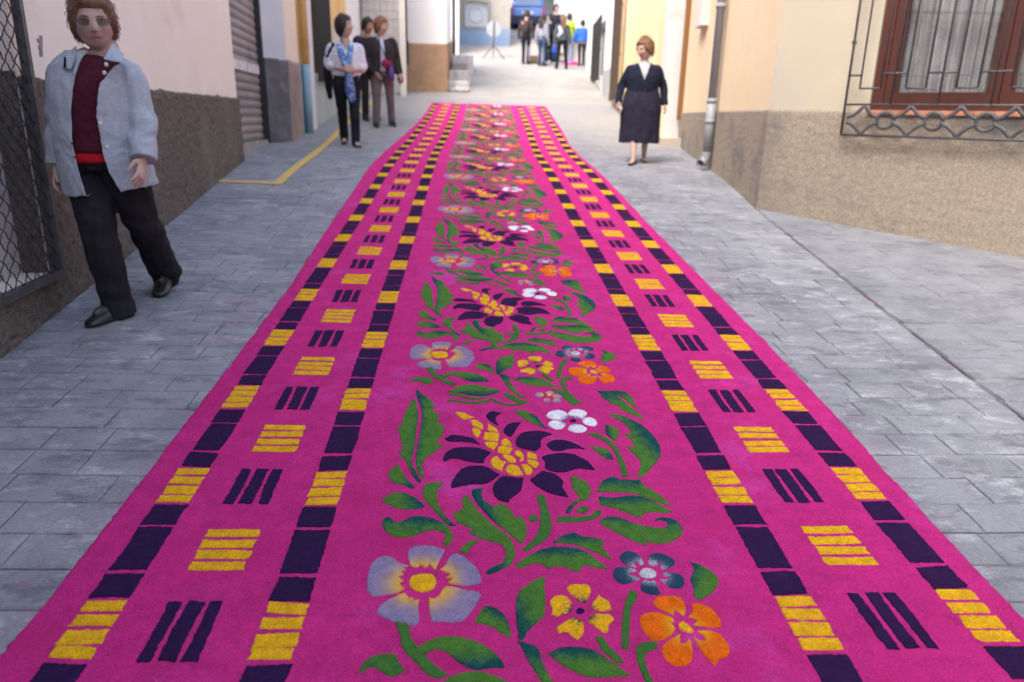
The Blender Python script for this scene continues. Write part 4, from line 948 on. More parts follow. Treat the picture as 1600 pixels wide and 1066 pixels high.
mass(hR, [(RC[0] + .35, RC[1] + .12), (RW[0] + .1, RW[1] + .6), (8.5, RW[1] + .6), (8.5, 11.25), (RE[0] + .38, 11.25)], -.4, 6.2, m_cream2, m_tile)

# --- yellow house on the right with white pillar and brown grille
hS = house('yellow house with white front pillar and brown window grille behind the woman in navy', 0)
SY = 11.36; xs0, xs1 = at(1034, 200, SY).x, RE[0] + .12
mb = MB(); panel(mb, (xs0, SY), (xs1, SY), 1, .6, 6.1); mb.build('white_front', M('white_paint', (.62, .60, .58), (.67, .65, .62), 2, c3=(.56, .52, .47), sc3=2, thr3=(.55, .75)), hS)
mb = MB(); zz = at(1052, 214, SY).z; mb.box(((xs0 + xs1) / 2, SY - .012, zz - .09), (xs1 - xs0, .03, .15)); mb.build('grey_skirting', M('skirting', (.22, .22, .23)), hS)
q1, q2 = G(1022, 236), G(1060, 240)
mb = MB(); mb.box(((xs0 - .10 + xs1) / 2, SY - .20, zg(xs0, SY - .2) + .03), (xs1 - xs0 + .1, .36, .16)); mb.build('door_step', M('step_stone', (.50, .44, .35), (.44, .39, .31), 5), hS)
S0, S1 = (xs0, SY + .01), (2.99, 15.2); S2 = (3.15, 17.1)
m_yel2 = M('pale_yellow', (.76, .60, .33), (.80, .66, .40), 1.2, c3=(.70, .54, .30), sc3=1.5, thr3=(.5, .75))
mb = MB(); panel(mb, S0, S1, -1, .7, 6.1); mb.build('wall', m_yel2, hS)
os_, ds_, ns_, Ls = frame_of(S1, S2, -1); frs = (os_, ds_, ns_, math.atan2(ds_.y, ds_.x))
mb = MB(); panel(mb, S1, S2, -1, .8, 6.1, [(.15, 1.6, 1.75, 4.3)], .2); mb.build('wall', m_yel2, hS)
mb = MB(); wallbox(mb, .15, 1.6, 1.75, 4.3, -.15, .02, 0, frs); mb.build('brown_shutter', M('brown_shutter', (.14, .085, .06), (.18, .11, .08), 5), hS)
g3 = empty('window_grille'); g3.parent = hS
for i in range(10): mb = MB(); u = .12 + 1.5 * i / 9; wallbox(mb, u - .013, u + .013, 1.65, 4.3, .10, .024, 0, frs); mb.build('bar', M('brown_iron', (.09, .065, .05)) if i == 0 else bpy.data.materials['brown_iron'], g3)
for z in (1.66, 2.5, 3.4): mb = MB(); wallbox(mb, .1, 1.66, z - .015, z + .015, .08, .014, 0, frs); mb.build('cross_bar', bpy.data.materials['brown_iron'], g3)
mb = MB(); rough(mb, S1, S2, -1, 1.72, .015, .1, .003, jag=.01); mb.build('sandy_base', m_stone, hS, True)
mb = MB(); rough(mb, S0, S1, -1, 1.5, .015, .1, .003, jag=.01); mb.build('pale_base', m_yel2, hS, True)
mass(hS, [(xs0 + .6, SY + .4), (8.5, SY + .4), (8.5, 17.05), (S2[0] + .4, 17.05)], .4, 6.1, m_yel2, m_tile)
# --- white house on the right
hW = house('white house with grey pilaster base and tall black window grille, right beyond the yellow one', 0)
W0, W1, W2 = (3.2, 17.12), (3.25, 18.8), (3.66, 24.8)
mb = MB(); panel(mb, W0, W1, -1, 1, 6.6); mb.build('wall', m_white, hW)
mb = MB(); rough(mb, W0, W1, -1, at(955, 108, 18.5).z, .06, .1, .004, jag=.004); mb.build('grey_base', M('grey_base', (.34, .34, .33), (.40, .40, .39), 3), hW, True)
o5, d5, n5, L5 = frame_of(W1, W2, -1); fr5 = (o5, d5, n5, math.atan2(d5.y, d5.x))
gz0, gz1 = at(936, 126, 20.2).z, at(936, 36, 20.2).z
mb = MB(); panel(mb, W1, W2, -1, 1.2, 6.6, [(.5, 2.7, gz0 + .1, gz1)], .2); mb.build('wall', m_white, hW)
mb = MB(); wallbox(mb, .5, 2.7, gz0 + .1, gz1, -.15, .02, 0, fr5); mb.build('dark_window', bpy.data.materials['dark_glass'], hW)
g4 = empty('window_grille'); g4.parent = hW
for i in range(15): mb = MB(); u = .45 + 2.3 * i / 14; wallbox(mb, u - .014, u + .014, gz0, gz1 + .1, .12, .024, 0, fr5); mb.build('bar', m_black, g4)
for z in (gz0, (gz0 + gz1) / 2, gz1): mb = MB(); wallbox(mb, .42, 2.78, z - .016, z + .016, .1, .014, 0, fr5); mb.build('cross_bar', m_black, g4)
mass(hW, [(W0[0] + .36, 17.13), (8.5, 17.13), (8.5, 24.7), (W2[0] + .36, 24.7)], .8, 6.6, m_white, m_tile)
# --- far right house
hX = house('pale house with grey dado on the right above the person in blue jacket', 0)
X0, X1 = (3.62, 22.65), (4.0, 31.5)
mb = MB(); rough(mb, (at(911, 60, 28.4).x, 28.4), (6.5, 28.4), 1, at(922, 42, 28.4).z, .02, .2, .003); mb.build('grey_dado', M('grey_dado', (.44, .43, .40), (.5, .49, .46), 3), hX)
mb = MB(); panel(mb, (3.45, 28.4), (6.5, 28.4), 1, 2.5, 8); mb.build('cream_wall', M('pale_cream', (.72, .68, .57), (.76, .72, .62), 1.5), hX)
mass(hX, [(3.5, 28.75), (9, 28.75), (9, 36), (3.7, 36)], 1.5, 8, m_white, m_tile)
# --- broken concrete steps in front of the brown-based house
stp = empty('broken_steps'); tag(stp, 'broken concrete steps and rubble against the brown based corner', 'steps')
xl, xr = G(656, 141).x, G(735, 137).x
m_step = M('weathered_concrete', (.50, .47, .43), (.58, .55, .51), 4, c3=(.33, .30, .27), sc3=6, thr3=(.55, .75), bmp=.5, bsc=25)
def lump(mb, x0, x1, y0, y1, z0, z1, rn, sub=5):
    P = [(x0 + (x1 - x0) * i / sub, y0 + rn.uniform(-.03, .03)) for i in range(sub)] + [(x1 + rn.uniform(-.03, .03), y0 + (y1 - y0) * i / 2) for i in range(2)] + [(x1 - (x1 - x0) * i / sub, y1) for i in range(sub)] + [(x0, y1 - (y1 - y0) * i / 2) for i in range(2)]
    n = len(P); vs = [(x, y, z0) for x, y in P] + [(x, y, z1 - .03 + rn.uniform(-.012, .012)) for x, y in P] + [(x + (.03 if x < (x0 + x1) / 2 else -.03), y + (.03 if y < (y0 + y1) / 2 else -.02), z1 + rn.uniform(-.01, .01)) for x, y in P]
    mb.add(vs, [(j * n + i, j * n + (i + 1) % n, (j + 1) * n + (i + 1) % n, (j + 1) * n + i) for j in range(2) for i in range(n)] + [tuple(2 * n + i for i in range(n))])
rn = random.Random(4)
for x0, x1, y0, y1, zt in ((xl, xr - .05, 18.68, 20.1, 2.06), (xd + .02, xr, 19.6, 21.2, 2.36), (xd + .05, xr + .06, 22.0, 24.0, 2.90)):
    mb = MB(); lump(mb, x0, x1, y0, y1, 1.6, zt, rn); mb.build('step', m_step, stp)
for i in range(16):
    x = xl + (xr - xl) * (i + .5) / 16 + rn.uniform(-.03, .03); s = rn.uniform(.05, .10); y_ = 18.56 + rn.uniform(-.06, .05)
    bm = bmesh.new(); bmesh.ops.create_icosphere(bm, subdivisions=1, radius=s)
    for v in bm.verts: v.co = v.co * rn.uniform(.75, 1.2); v.co.z *= .7; v.co += Vector((x, y_, zg(x, y_) + s * .35))
    me = bpy.data.meshes.new('stone'); bm.to_mesh(me); bm.free(); me.materials.append(m_step); link('stone', me, stp)
mb = MB(); mb.box((xd + .25, 21.5, 2.42), (.4, .5, .4)); mb.build('dark_gap', m_concrete, stp)
# --- unseen houses added behind the camera to shade the near end of the street
hK = house('plain unseen house added across the bottom of the street to shade it', 0)
mb = MB(); panel(mb, (7.5, -7.5), (-7.5, -7.5), 1, -1, 6.4, [(3, 4.1, 1, 2.5), (10.5, 11.6, 1, 2.5), (3, 4.1, 4.4, 5.9), (10.5, 11.6, 4.4, 5.9)], .2); mb.build('wall', m_white, hK)
for u in (3.55, 11.05):
    for z in (1.75, 5.15): mb = MB(); mb.box((7.5 - u, -7.68, z), (1.1, .02, 1.5)); mb.build('window', bpy.data.materials['dark_glass'], hK)
mass(hK, [(-7.5, -14), (7.5, -14), (7.5, -7.85), (-7.5, -7.85)], -1.2, 6.4, m_white, m_tile)
hJ = house('plain unseen house added behind the camera to darken the near right', 0)
mb = MB(); panel(mb, (6.0, .6), (6.0, -7.4), 1, -1, 7.2, [(1.5, 2.6, 1.2, 2.7), (5, 6.1, 1.2, 2.7), (1.5, 2.6, 4.4, 5.9), (5, 6.1, 4.4, 5.9)], .2); mb.build('wall', m_cream2, hJ)
for u in (2.05, 5.55):
    for z in (1.95, 5.15): mb = MB(); mb.box((6.18, .6 - u, z), (.02, 1.1, 1.5)); mb.build('window', bpy.data.materials['dark_glass'], hJ)
mass(hJ, [(6.35, -7.4), (11, -7.4), (11, .6), (6.35, .6)], -1.2, 7.2, m_cream2, m_tile)
# ================================================================ PEOPLE
V = Vector
def skinmat(name, c, c2):
    m, nt, b, co = newmat(name, .55, .35)
    a = nt.nodes.new('ShaderNodeAttribute'); a.attribute_name = 'tint'
    col = mixc(nt, smooth(nt, noi(nt, co, 35, 4, .6), .4, .7), c, tuple(q * .88 for q in c))
    col = mixc(nt, a.outputs['Fac'], col, c2); nt.links.new(col, b.inputs[0])
    b.inputs['Subsurface Weight'].default_value = .08; b.inputs['Subsurface Radius'].default_value = (.02, .008, .004)
    return m
m_skin = skinmat('skin', (.50, .335, .275), (.30, .11, .095)); m_skin2 = skinmat('tanned_skin', (.42, .225, .15), (.28, .10, .08))
def cloth(name, c, c2=None, sc=8, bmp=.25, bsc=160, rough=.9):
    return M(name, c, c2 or tuple(q * .8 for q in c), sc, rough, bmp, bsc, .004, spec=.15)
def evalremesh(mb, voxel, smooth_it=2, name='body'):
    me = bpy.data.meshes.new(name); me.from_pydata(mb.v, [], mb.f); me.update()
    bm = bmesh.new(); bm.from_mesh(me); bmesh.ops.recalc_face_normals(bm, faces=bm.faces); bm.to_mesh(me); bm.free()
    ts = bpy.data.scenes.get('work') or bpy.data.scenes.new('work')
    o = bpy.data.objects.new('tmp', me); ts.collection.objects.link(o)
    md = o.modifiers.new('r', 'REMESH'); md.mode = 'VOXEL'; md.voxel_size = voxel; md.use_smooth_shade = True
    if smooth_it: s_ = o.modifiers.new('s', 'SMOOTH'); s_.iterations = smooth_it; s_.factor = .5
    vl = ts.view_layers[0]; vl.update()
    out = bpy.data.meshes.new_from_object(o.evaluated_get(vl.depsgraph)); out.name = name
    bpy.data.objects.remove(o); bpy.data.meshes.remove(me)
    return out
def fold(me, amp, sx=14, sz=5, seed=0, extra=None):
    n_ = len(me.vertices); co = np.empty(n_ * 3, 'f'); no = np.empty(n_ * 3, 'f')
    me.vertices.foreach_get('co', co); me.vertices.foreach_get('normal', no); co = co.reshape(-1, 3); no = no.reshape(-1, 3); out = co.copy()
    for i in range(n_):
        p = V(co[i].tolist()); w = .35 * mn.noise(V((p.x * 9, p.y * 9, p.z * 6 + seed)))
        n = mn.noise(V((p.x * sx + seed, p.y * sx, p.z * sz + w * 3))); r = mn.noise(V((p.x * sx * 1.7 + 5, p.y * sx * 1.7 + seed, p.z * sz * 2.2 + w * 4)))
        k = amp * (n + .7 * (.5 - 2.2 * abs(r)))
        if extra: k += extra(p)
        out[i] += no[i] * k
    me.vertices.foreach_set('co', out.ravel()); me.update()
def ngon_smooth(me): me.polygons.foreach_set('use_smooth', [True] * len(me.polygons))
def cutfaces(me, test, thick=.006, snap=(), vox=.01):
    bm = bmesh.new(); bm.from_mesh(me)
    for v in bm.verts:                      # bring the vertices beside an opening onto its edge
        if v.co.y < -.02:
            for fn in snap:
                x = fn(v.co)
                if x is not None and abs(v.co.x - x) < vox * .62: v.co.x = x
    bmesh.ops.delete(bm, geom=[f for f in bm.faces if test(f.calc_center_median())], context='FACES')
    for v in bm.verts:
        if v.co.y < -.02 and v.is_boundary:
            xs = [fn(v.co) for fn in snap]; xs = [x for x in xs if x is not None and abs(x - v.co.x) < vox * 1.6]
            if xs: v.co.x = min(xs, key=lambda x: abs(x - v.co.x))
    if thick:
        bmesh.ops.dissolve_degenerate(bm, dist=1e-4, edges=bm.edges[:])
        r = bmesh.ops.extrude_edge_only(bm, edges=[e for e in bm.edges if e.is_boundary])
        for v in r['geom']:
            if isinstance(v, bmesh.types.BMVert): v.co.y += thick * 1.6 * (1 if v.co.y < 0 else -1)
    bm.to_mesh(me); bm.free(); ngon_smooth(me); return me
def put(name, me, mat, parent):
    me.materials.clear(); me.materials.append(mat); return link(name, me, parent)

# ---- head: an ellipsoid whose front is pushed into brow, sockets, nose, lips and chin
def gs(x, s): return math.exp(-(x / s) ** 2)
def headpts(hs, old=0.0, nu=56, nv=44):
    rows = []
    for i in range(nv + 1):
        a = math.pi * min(max(i / nv, .012), .988); row = []
        for j in range(nu):
            b = 2 * math.pi * j / nu
            x, y, z = .076 * math.sin(a) * math.cos(b), .094 * math.sin(a) * math.sin(b), -.112 * math.cos(a)
            jaw = min(1, max(0, (-z - .01) / .095)); x *= 1 - (.24 - .10 * min(1, old)) * jaw ** 1.3; y *= 1 - .10 * jaw
            if y > 0: y *= 1 - .22 * jaw
            fr = max(0, -y / .094)
            if y < 0:
                d = .022 * gs(x, .0115) * (max(0, min(1, (.022 - z) / .048)) if z > -.030 else gs(z + .030, .009))
                d += .0045 * gs(abs(x) - .013, .007) * gs(z + .031, .008)
                d -= .0105 * gs(abs(x) - .031, .015) * gs(z - .006, .011)
                d += .0055 * gs(z - .027, .009) * gs(abs(x) - .028, .026)
                d += .005 * gs(abs(x) - .042, .018) * gs(z + .026, .018)
                d += .0045 * gs(z + .054, .0055) * gs(x, .020) + .005 * gs(z + .067, .006) * gs(x, .017) - .0065 * gs(z + .0605, .0030) * gs(x, .024)
                d += .007 * gs(z + .092, .014) * gs(x, .02)
                d -= .0035 * old * gs(abs(x) - .027 - .35 * max(0, -z - .035), .0045) * gs(z + .052, .02)
                d += .003 * old * gs(abs(x) - .045, .015) * gs(z + .07, .02)
                y -= d * (fr ** .5)
            row.append(V((x, y, z)) * hs)
        rows.append(row)
    return rows
def hand(mb, w, d, side, sc, curl, nrm=None):
    """Palm and five fingers from wrist w along d; side points to the thumb, fingers curl towards nrm."""
    d = d.normalized(); side = (side - d * side.dot(d)).normalized(); n = nrm.normalized() if nrm else d.cross(side)
    L = lambda p: p * sc
    mb.tube([w - d * L(.03), w, w + d * L(.03), w + d * L(.085)], [(L(.026), L(.020)), (L(.026), L(.018)), (L(.038), L(.016)), (L(.040), L(.013))], 12, n, 3, True)
    for k, (off, ln) in enumerate(((.030, .068), (.0105, .076), (-.0105, .071), (-.0305, .056))):
        b = w + d * L(.083) + side * L(off); r = L(.0088 - .0008 * (k == 3)); pts = [b - d * L(.02)]; q = b; ang = 0
        dd = (d + side * off * 1.6).normalized()
        for s_, f in enumerate((.45, .32, .23)):
            ang += R(curl[k] if hasattr(curl, '__len__') else curl) * (.6, 1, .8)[s_]
            pts.append(q); q = q + (dd * math.cos(ang) + n * math.sin(ang)) * L(ln * f)
        pts.append(q); mb.tube(pts, [r * 1.1, r * 1.08, r, r * .92, r * .8], 8, side, 1, True)
    t0 = w + d * L(.022) + side * L(.026); t1 = t0 + (d * .62 + side * .62 + n * .25).normalized() * L(.038); t2 = t1 + (d * .9 + side * .12 + n * .4).normalized() * L(.032); t3 = t2 + (d * .9 - side * .1 + n * .45).normalized() * L(.024)
    mb.tube([t0 - side * L(.015), t0, t1, t2, t3], [L(.014), L(.0145), L(.0115), L(.0102), L(.0082)], 8, n, 1, True)
class Person:
    def __init__(s, label, x, y, yaw, H, stout=1.0, group=None, skin=None):
        s.H = H; s.x, s.y = x, y; s.z0 = zg(x, y); s.yaw = R(yaw); s.w = stout; s.skin = skin or m_skin
        s.root = empty('person', (x, y, s.z0), s.yaw); tag(s.root, label, 'person', group)
        h = H; w = stout
        s.J = dict(pel=V((0, 0, .52 * h)), mid=V((0, -.005, .63 * h)), chest=V((0, .0, .73 * h)), neck=V((0, .012, .815 * h)), head=V((0, -.012, .928 * h)))
        for k, q in (('R', -1), ('L', 1)):
            s.J['sh' + k] = V((q * .105 * h * (1 + .25 * (w - 1)), .012, .79 * h)); s.J['el' + k] = V((q * .145 * h * w ** .6, .03, .62 * h)); s.J['wr' + k] = V((q * .155 * h * w ** .7, -.02, .475 * h))
            s.J['hip' + k] = V((q * .055 * h, 0, .50 * h)); s.J['kn' + k] = V((q * .056 * h, -.012, .275 * h)); s.J['an' + k] = V((q * .052 * h, .01, .05 * h))
            s.J['toe' + k] = V((q * .15, -1, 0))
    def local(s, x, y):                   # world -> the person's own frame on the ground
        c, n = math.cos(-s.yaw), math.sin(-s.yaw); dx, dy = x - s.x, y - s.y
        return V((c * dx - n * dy, n * dx + c * dy, zg(x, y) - s.z0))
    def foot(s, k, x, y, lift=0.0, toe=None):
        p = s.local(x, y); s.J['an' + k] = V((p.x, p.y, p.z + .05 * s.H + lift)); s.J['gz' + k] = p.z
        if toe is not None: s.J['toe' + k] = V((math.sin(R(toe)), -math.cos(R(toe)), -.0))
        h, a = s.J['hip' + k], s.J['an' + k]; s.J['kn' + k] = h.lerp(a, .5) + V((0, -.03 * s.H / 1.55, 0))
    def hrot(s, yaw, pitch=0, roll=0): s.J['hr'] = Matrix.Rotation(R(yaw), 3, 'Z') @ Matrix.Rotation(R(pitch), 3, 'X') @ Matrix.Rotation(R(roll), 3, 'Y')
    def body(s, voxel, hs=None, old=0, curl=18, hands=None, feet=True):
        J, H = s.J, s.H; k = H / 1.6; hs = hs or H / 1.58; s.hs = hs; mb = MB(); hr = J.setdefault('hr', Matrix.Identity(3))
        mb.rings([[J['head'] + hr @ p for p in row] for row in headpts(hs, old)])
        for q in (-1, 1): mb.ell(J['head'] + hr @ (V((q * .076, .012, -.008)) * hs), (.010 * hs, .018 * hs, .030 * hs), 8, 6, hr)
        mb.tube([J['chest'], J['neck'], J['neck'].lerp(J['head'], .35) + V((0, .012, 0)), J['head'] + V((0, .015, -.03))], [.075 * k, .062 * k, .055 * k, .056 * k], 14, V((0, 1, 0)), 3)
        mb.tube([J['pel'] - V((0, 0, .06)), J['pel'], J['mid'], J['chest'], J['chest'].lerp(J['neck'], .75)], [(.12 * k * s.w, .09 * k * s.w), (.15 * k * s.w, .10 * k * s.w), (.135 * k * s.w, .095 * k * s.w), (.14 * k * s.w ** .5, .09 * k * s.w ** .5), (.09 * k, .06 * k)], 16, V((0, 1, 0)), 3)
        for q in 'RL':
            mb.tube([J['chest'].lerp(J['sh' + q], .6), J['sh' + q], J['el' + q], J['wr' + q]], [.030 * k, .035 * k, .034 * k, .025 * k], 10, V((0, 1, .1)), 4)
            mb.tube([J['pel'].lerp(J['hip' + q], .7), J['hip' + q] - V((0, 0, .04)), J['kn' + q], J['kn' + q].lerp(J['an' + q], .35), J['an' + q]], [.08 * k, .078 * k, .05 * k, .05 * k, .032 * k], 12, V((0, 1, 0)), 3)
            t = J['toe' + q].normalized(); a = J['an' + q]
            if feet: mb.tube([a + t * -.03 * k, a + t * .03 * k - V((0, 0, .028 * k)), a + t * .13 * k - V((0, 0, .05 * k))], [(.03 * k, .03 * k), (.032 * k, .028 * k), (.034 * k, .014 * k)], 10, V((0, 0, 1)), 3)
            dr, sd, nn = (hands or {}).get(q, (J['wr' + q] - J['el' + q] + V((0, -.05, 0)), V((0, -1, 0)), V((1 if q == 'R' else -1, 0, 0))))
            hand(mb, J['wr' + q], V(dr), V(sd), k * .98, curl[q] if isinstance(curl, dict) else curl, V(nn))
        me = evalremesh(mb, voxel, 1)
        a = me.attributes.new('tint', 'FLOAT', 'POINT'); inv = hr.transposed(); vals = []
        for v in me.vertices:
            p = inv @ (v.co - J['head']) / hs; t = 0
            if p.y < -.05 and abs(p.x) < .03: t = .55 * gs(p.z + .0605, .0085) * gs(p.x, .022) + .85 * gs(p.z + .0605, .0032) * gs(p.x, .024)
            if p.y < 0: t += .14 * gs(abs(p.x) - .045, .018) * gs(p.z + .03, .02) + .1 * gs(p.x, .012) * gs(p.z + .03, .012)
            vals.append(min(1, t))
        a.data.foreach_set('value', vals)
        s.bodyo = put('body', me, s.skin, s.root); return s
    def face_y(s, x, z):
        best = None
        for row in headpts(1, 0):
            for p in row:
                if p.y < 0:
                    d = (p.x - x) ** 2 + (p.z - z) ** 2
                    if best is None or d < best[0]: best = (d, p.y)
        return best[1]
    def hp(s, x, y, z): return s.J['head'] + s.J['hr'] @ (V((x, y, z)) * s.hs)
    def eyes(s, iris=True):
        fy = s.face_y(.031, .006)
        for q in (-1, 1):
            mb = MB(); mb.ell(s.hp(q * .031, fy + .0075, .005), (.0125 * s.hs, .010 * s.hs, .0075 * s.hs), 10, 8, s.J['hr']); e = mb.build('eye', m_eye, s.root, True)
            mb = MB(); mb.ell(s.hp(q * .031, fy - .0015, .005), (.0052 * s.hs, .003 * s.hs, .0055 * s.hs), 8, 6, s.J['hr']); mb.build('iris', m_iris, e, True)
            mb = MB(); mb.tube([s.hp(q * (.015 + .010 * i), s.face_y(.015 + .010 * i, .022) - .0015, .021 + .004 * math.sin(i * .9)) for i in range(4)], [(.0025, .0012), (.003, .0015), (.0028, .0014), (.001, .001)], 6, V((0, 1, 0)), 2); mb.build('eyebrow', s.hairmat, s.root, True)
    def hair(s, mat, thick=.022, style='short', tufts=350, seed=1, curl=.012, line=.052, side=-.055, back=-.10):
        s.hairmat = mat; rnd = random.Random(seed); hs = s.hs; hr = s.J['hr']; mb = MB(); nu, nv = 48, 36; rows = []
        surf = []
        for i in range(nv + 1):
            a = math.pi * min(max(i / nv, .012), .988); row = []
            for j in range(nu):
                b = 2 * math.pi * j / nu; dx, dy, dz = math.sin(a) * math.cos(b), math.sin(a) * math.sin(b), -math.cos(a)
                x, y, z = .076 * dx, .094 * dy, .112 * dz
                low = side + (back - side) * max(0, min(1, (y + .0) / .06))
                if y < -.02: hl = line - .10 * max(0, min(1, (abs(x) - .045) / .028)); hl = max(hl, low if y > -.045 else hl)
                else: hl = low
                m_ = max(0, min(1, (z - hl) / .016 + .5)); m_ = m_ * m_ * (3 - 2 * m_)
                nz_ = mn.noise(V((x * 55 + seed, y * 55, z * 55))) + .6 * mn.noise(V((x * 120, y * 120 + seed, z * 120)))
                top = max(0, z / .112); t = (thick * (.75 + .5 * top) + curl * nz_) * m_ - .012 * (1 - m_)
                n = V((x / .076 ** 2, y / .094 ** 2, z / .112 ** 2)).normalized(); p = V((x, y, z)) + n * t
                if m_ > .45: surf.append((p, n))
                row.append(s.J['head'] + hr @ (p * hs))
            rows.append(row)
        mb.rings(rows)
        for i in range(tufts):
            p, n = rnd.choice(surf); dn = V((rnd.gauss(0, .5), rnd.gauss(0, .5) + (.5 if p.y > -.03 else -.2), -.9 if p.z < .09 else rnd.gauss(0, .4))) if p.y > -.045 else V((1 if p.x > -.02 else -1, rnd.gauss(0, .4), rnd.gauss(-.25, .35))); t = (dn - n * dn.dot(n)).normalized(); sd = n.cross(t)
            ln = rnd.uniform(.014, .036); w_ = rnd.uniform(.0016, .0035); pts = []
            for k in range(4):
                u = k / 3; pts.append((p + n * (.001 + .006 * math.sin(u * 3.0) * rnd.uniform(.5, 1.2)) + t * ln * u, w_ * (1.05 - u)))
            vs = []
            for q, ww in pts: vs += [s.J['head'] + hr @ ((q + sd * ww) * hs), s.J['head'] + hr @ ((q - sd * ww) * hs), s.J['head'] + hr @ ((q + n * ww) * hs)]
            mb.add(vs, [(3 * k + a_, 3 * k + (a_ + 1) % 3, 3 * k + 3 + (a_ + 1) % 3, 3 * k + 3 + a_) for k in range(3) for a_ in range(3)])
        if style == 'long':
            for k in range(9):
                x = (-.06 + .015 * k); base = V((x, .05, -.02)); pts = [s.J['head'] + hr @ (base * hs), s.J['head'] + hr @ (V((x * 1.1, .085, -.09)) * hs), s.J['head'] + V((x * 1.2, .10, -.20)) * hs, s.J['head'] + V((x * 1.05, .10 + .01 * rnd.uniform(-1, 1), -.36 + rnd.uniform(-.03, .03))) * hs]
                mb.tube(pts, [(.018 * hs, .02 * hs), (.018 * hs, .018 * hs), (.016 * hs, .014 * hs), (.006, .005)], 7, V((0, 1, 0)), 3)
        s.hairo = mb.build('hair', mat, s.root, True); return s
    def trousers(s, mat, voxel, waist=.60, rt=.088, rk=.064, rh=.058, wx=.155, wy=.12, amp=.006, seed=0, hem=.035):
        J, k = s.J, s.H / 1.6; mb = MB()
        mb.tube([V((0, .005, (waist) * s.H)), J['pel'], J['pel'] - V((0, 0, .05 * s.H))], [(wx * k * .92, wy * k * .9), (wx * k, wy * k), (wx * k * .86, wy * k * .92)], 22, V((0, 1, 0)), 3)
        for q in 'RL':
            h, kn, an = J['hip' + q], J['kn' + q], J['an' + q]; e = an + (an - kn).normalized() * (.05 * s.H - hem * s.H)
            mb.tube([h + V((0, 0, .05)), h - V((0, 0, .06)), kn, kn.lerp(e, .5), e], [(rt * k, rt * k * 1.12), (rt * k * .98, rt * k * 1.08), (rk * k, rk * k * 1.05), ((rk + rh) / 2 * k, (rk + rh) / 2 * k), (rh * k, rh * k * 1.12)], 16, V((0, 1, 0)), 5)
        me = evalremesh(mb, voxel, 3)
        kz = [(J['kn' + q]) for q in 'RL']
        fold(me, amp, 13, 4, seed, lambda p: amp * .9 * sum(math.sin((p.z - c.z) * 70 + p.x * 20) * gs(p.z - c.z, .09) for c in kz) * .5 + amp * .6 * math.sin(p.z * 55 + 5 * p.x) * gs(p.z - .08 * s.H, .06))
        return put('trousers', me, mat, s.root)
    def shoe(s, q, mat, ln=.245, w=.043, hh=.062, low=False, pitch=0.0):
        J, k = s.J, s.H / 1.6; a = J['an' + q]; t = V((J['toe' + q].x, J['toe' + q].y, 0)).normalized(); sd = V((-t.y, t.x, 0)); gz = J.get('gz' + q, 0)
        heel = V((a.x, a.y, 0)) - t * .062 * k; rr = []; sl = (zg(*( (Matrix.Rotation(s.yaw, 3, 'Z') @ (heel + t * .2)).xy + V((s.x, s.y)))) - zg(*((Matrix.Rotation(s.yaw, 3, 'Z') @ heel).xy + V((s.x, s.y))))) / .2
        g0 = zg(*((Matrix.Rotation(s.yaw, 3, 'Z') @ heel).xy + V((s.x, s.y)))) - s.z0
        prof = [(0, .45, .8), (.04, .85, .98), (.16, .98, 1.0), (.32, .86, .97 if not low else .80), (.5, .90, .84 if not low else .62), (.68, 1.0, .64 if not low else .60), (.84, .96, .48), (.95, .7, .36), (1, .3, .2)]
        for u, ww, h_ in prof:
            c = heel + t * (u * ln * k); g = g0 + sl * u * ln * k + math.sin(pitch) * max(0, (.72 - u)) * ln * k + .002; ring = []
            for j in range(14):
                b = 2 * math.pi * j / 14; x = math.cos(b); z = math.sin(b); z = z if z > 0 else z * .25
                ring.append(V((c.x, c.y, g + .014)) + sd * (w * k * ww * (abs(x) ** .7) * (1 if x > 0 else -1)) + V((0, 0, (hh * k * h_ - .014) * z if z > 0 else z * .052)))
            rr.append(ring)
        mb = MB(); mb.rings(rr); return mb.build('shoe', mat, s.root, True)
    def sock(s, q, mat):
        J, k = s.J, s.H / 1.6; a = J['an' + q]; t = V((J['toe' + q].x, J['toe' + q].y, 0)).normalized()
        mb = MB(); mb.tube([a + V((0, 0, .10 * k)), a, a + t * .035 * k - V((0, 0, .022 * k)), a + t * .11 * k - V((0, 0, .042 * k))], [(.040 * k, .042 * k), (.042 * k, .042 * k), (.040 * k, .036 * k), (.038 * k, .022 * k)], 12, V((0, 0, 1)) if False else V((0, 1, .2)), 3, True)
        return mb.build('sock', mat, s.root, True)
    def coat(s, name, mat, voxel, rings, sleeves, amp=.007, seed=0, cut=None, thick=.007, extra=None, sm=3, snap=()):
        """rings: (z, half width, half depth, y offset); sleeves: per side a list of points and radii."""
        mb = MB()
        if rings: mb.tube([V((r[4] if len(r) > 4 else 0, r[3], r[0])) for r in rings], [(r[1], r[2]) for r in rings], 28, V((0, 1, 0)), 4)
        for pts, rad in sleeves: mb.tube(pts, rad, 16, V((0, 1, .1)), 5)
        me = evalremesh(mb, voxel, sm); fold(me, amp, 10, 7, seed, extra)
        if cut: cutfaces(me, cut, thick, snap, voxel)
        ngon_smooth(me); return put(name, me, mat, s.root)
m_eye = M('eye_white', (.70, .68, .66), rough=.25, spec=.5); m_iris = M('iris', (.035, .022, .015), rough=.2, spec=.5)
m_blackshoe = M('black_leather', (.014, .014, .016), (.03, .028, .028), 12, rough=.35, spec=.5)
m_hair_br = M('brown_hair', (.115, .055, .030), (.20, .108, .060), 45, rough=.55, spec=.4, bmp=.6, bsc=180, dist=.006)
m_hair_dk = M('dark_hair', (.018, .012, .010), (.04, .026, .02), 45, rough=.5, spec=.4, bmp=.6, bsc=180, dist=.006)
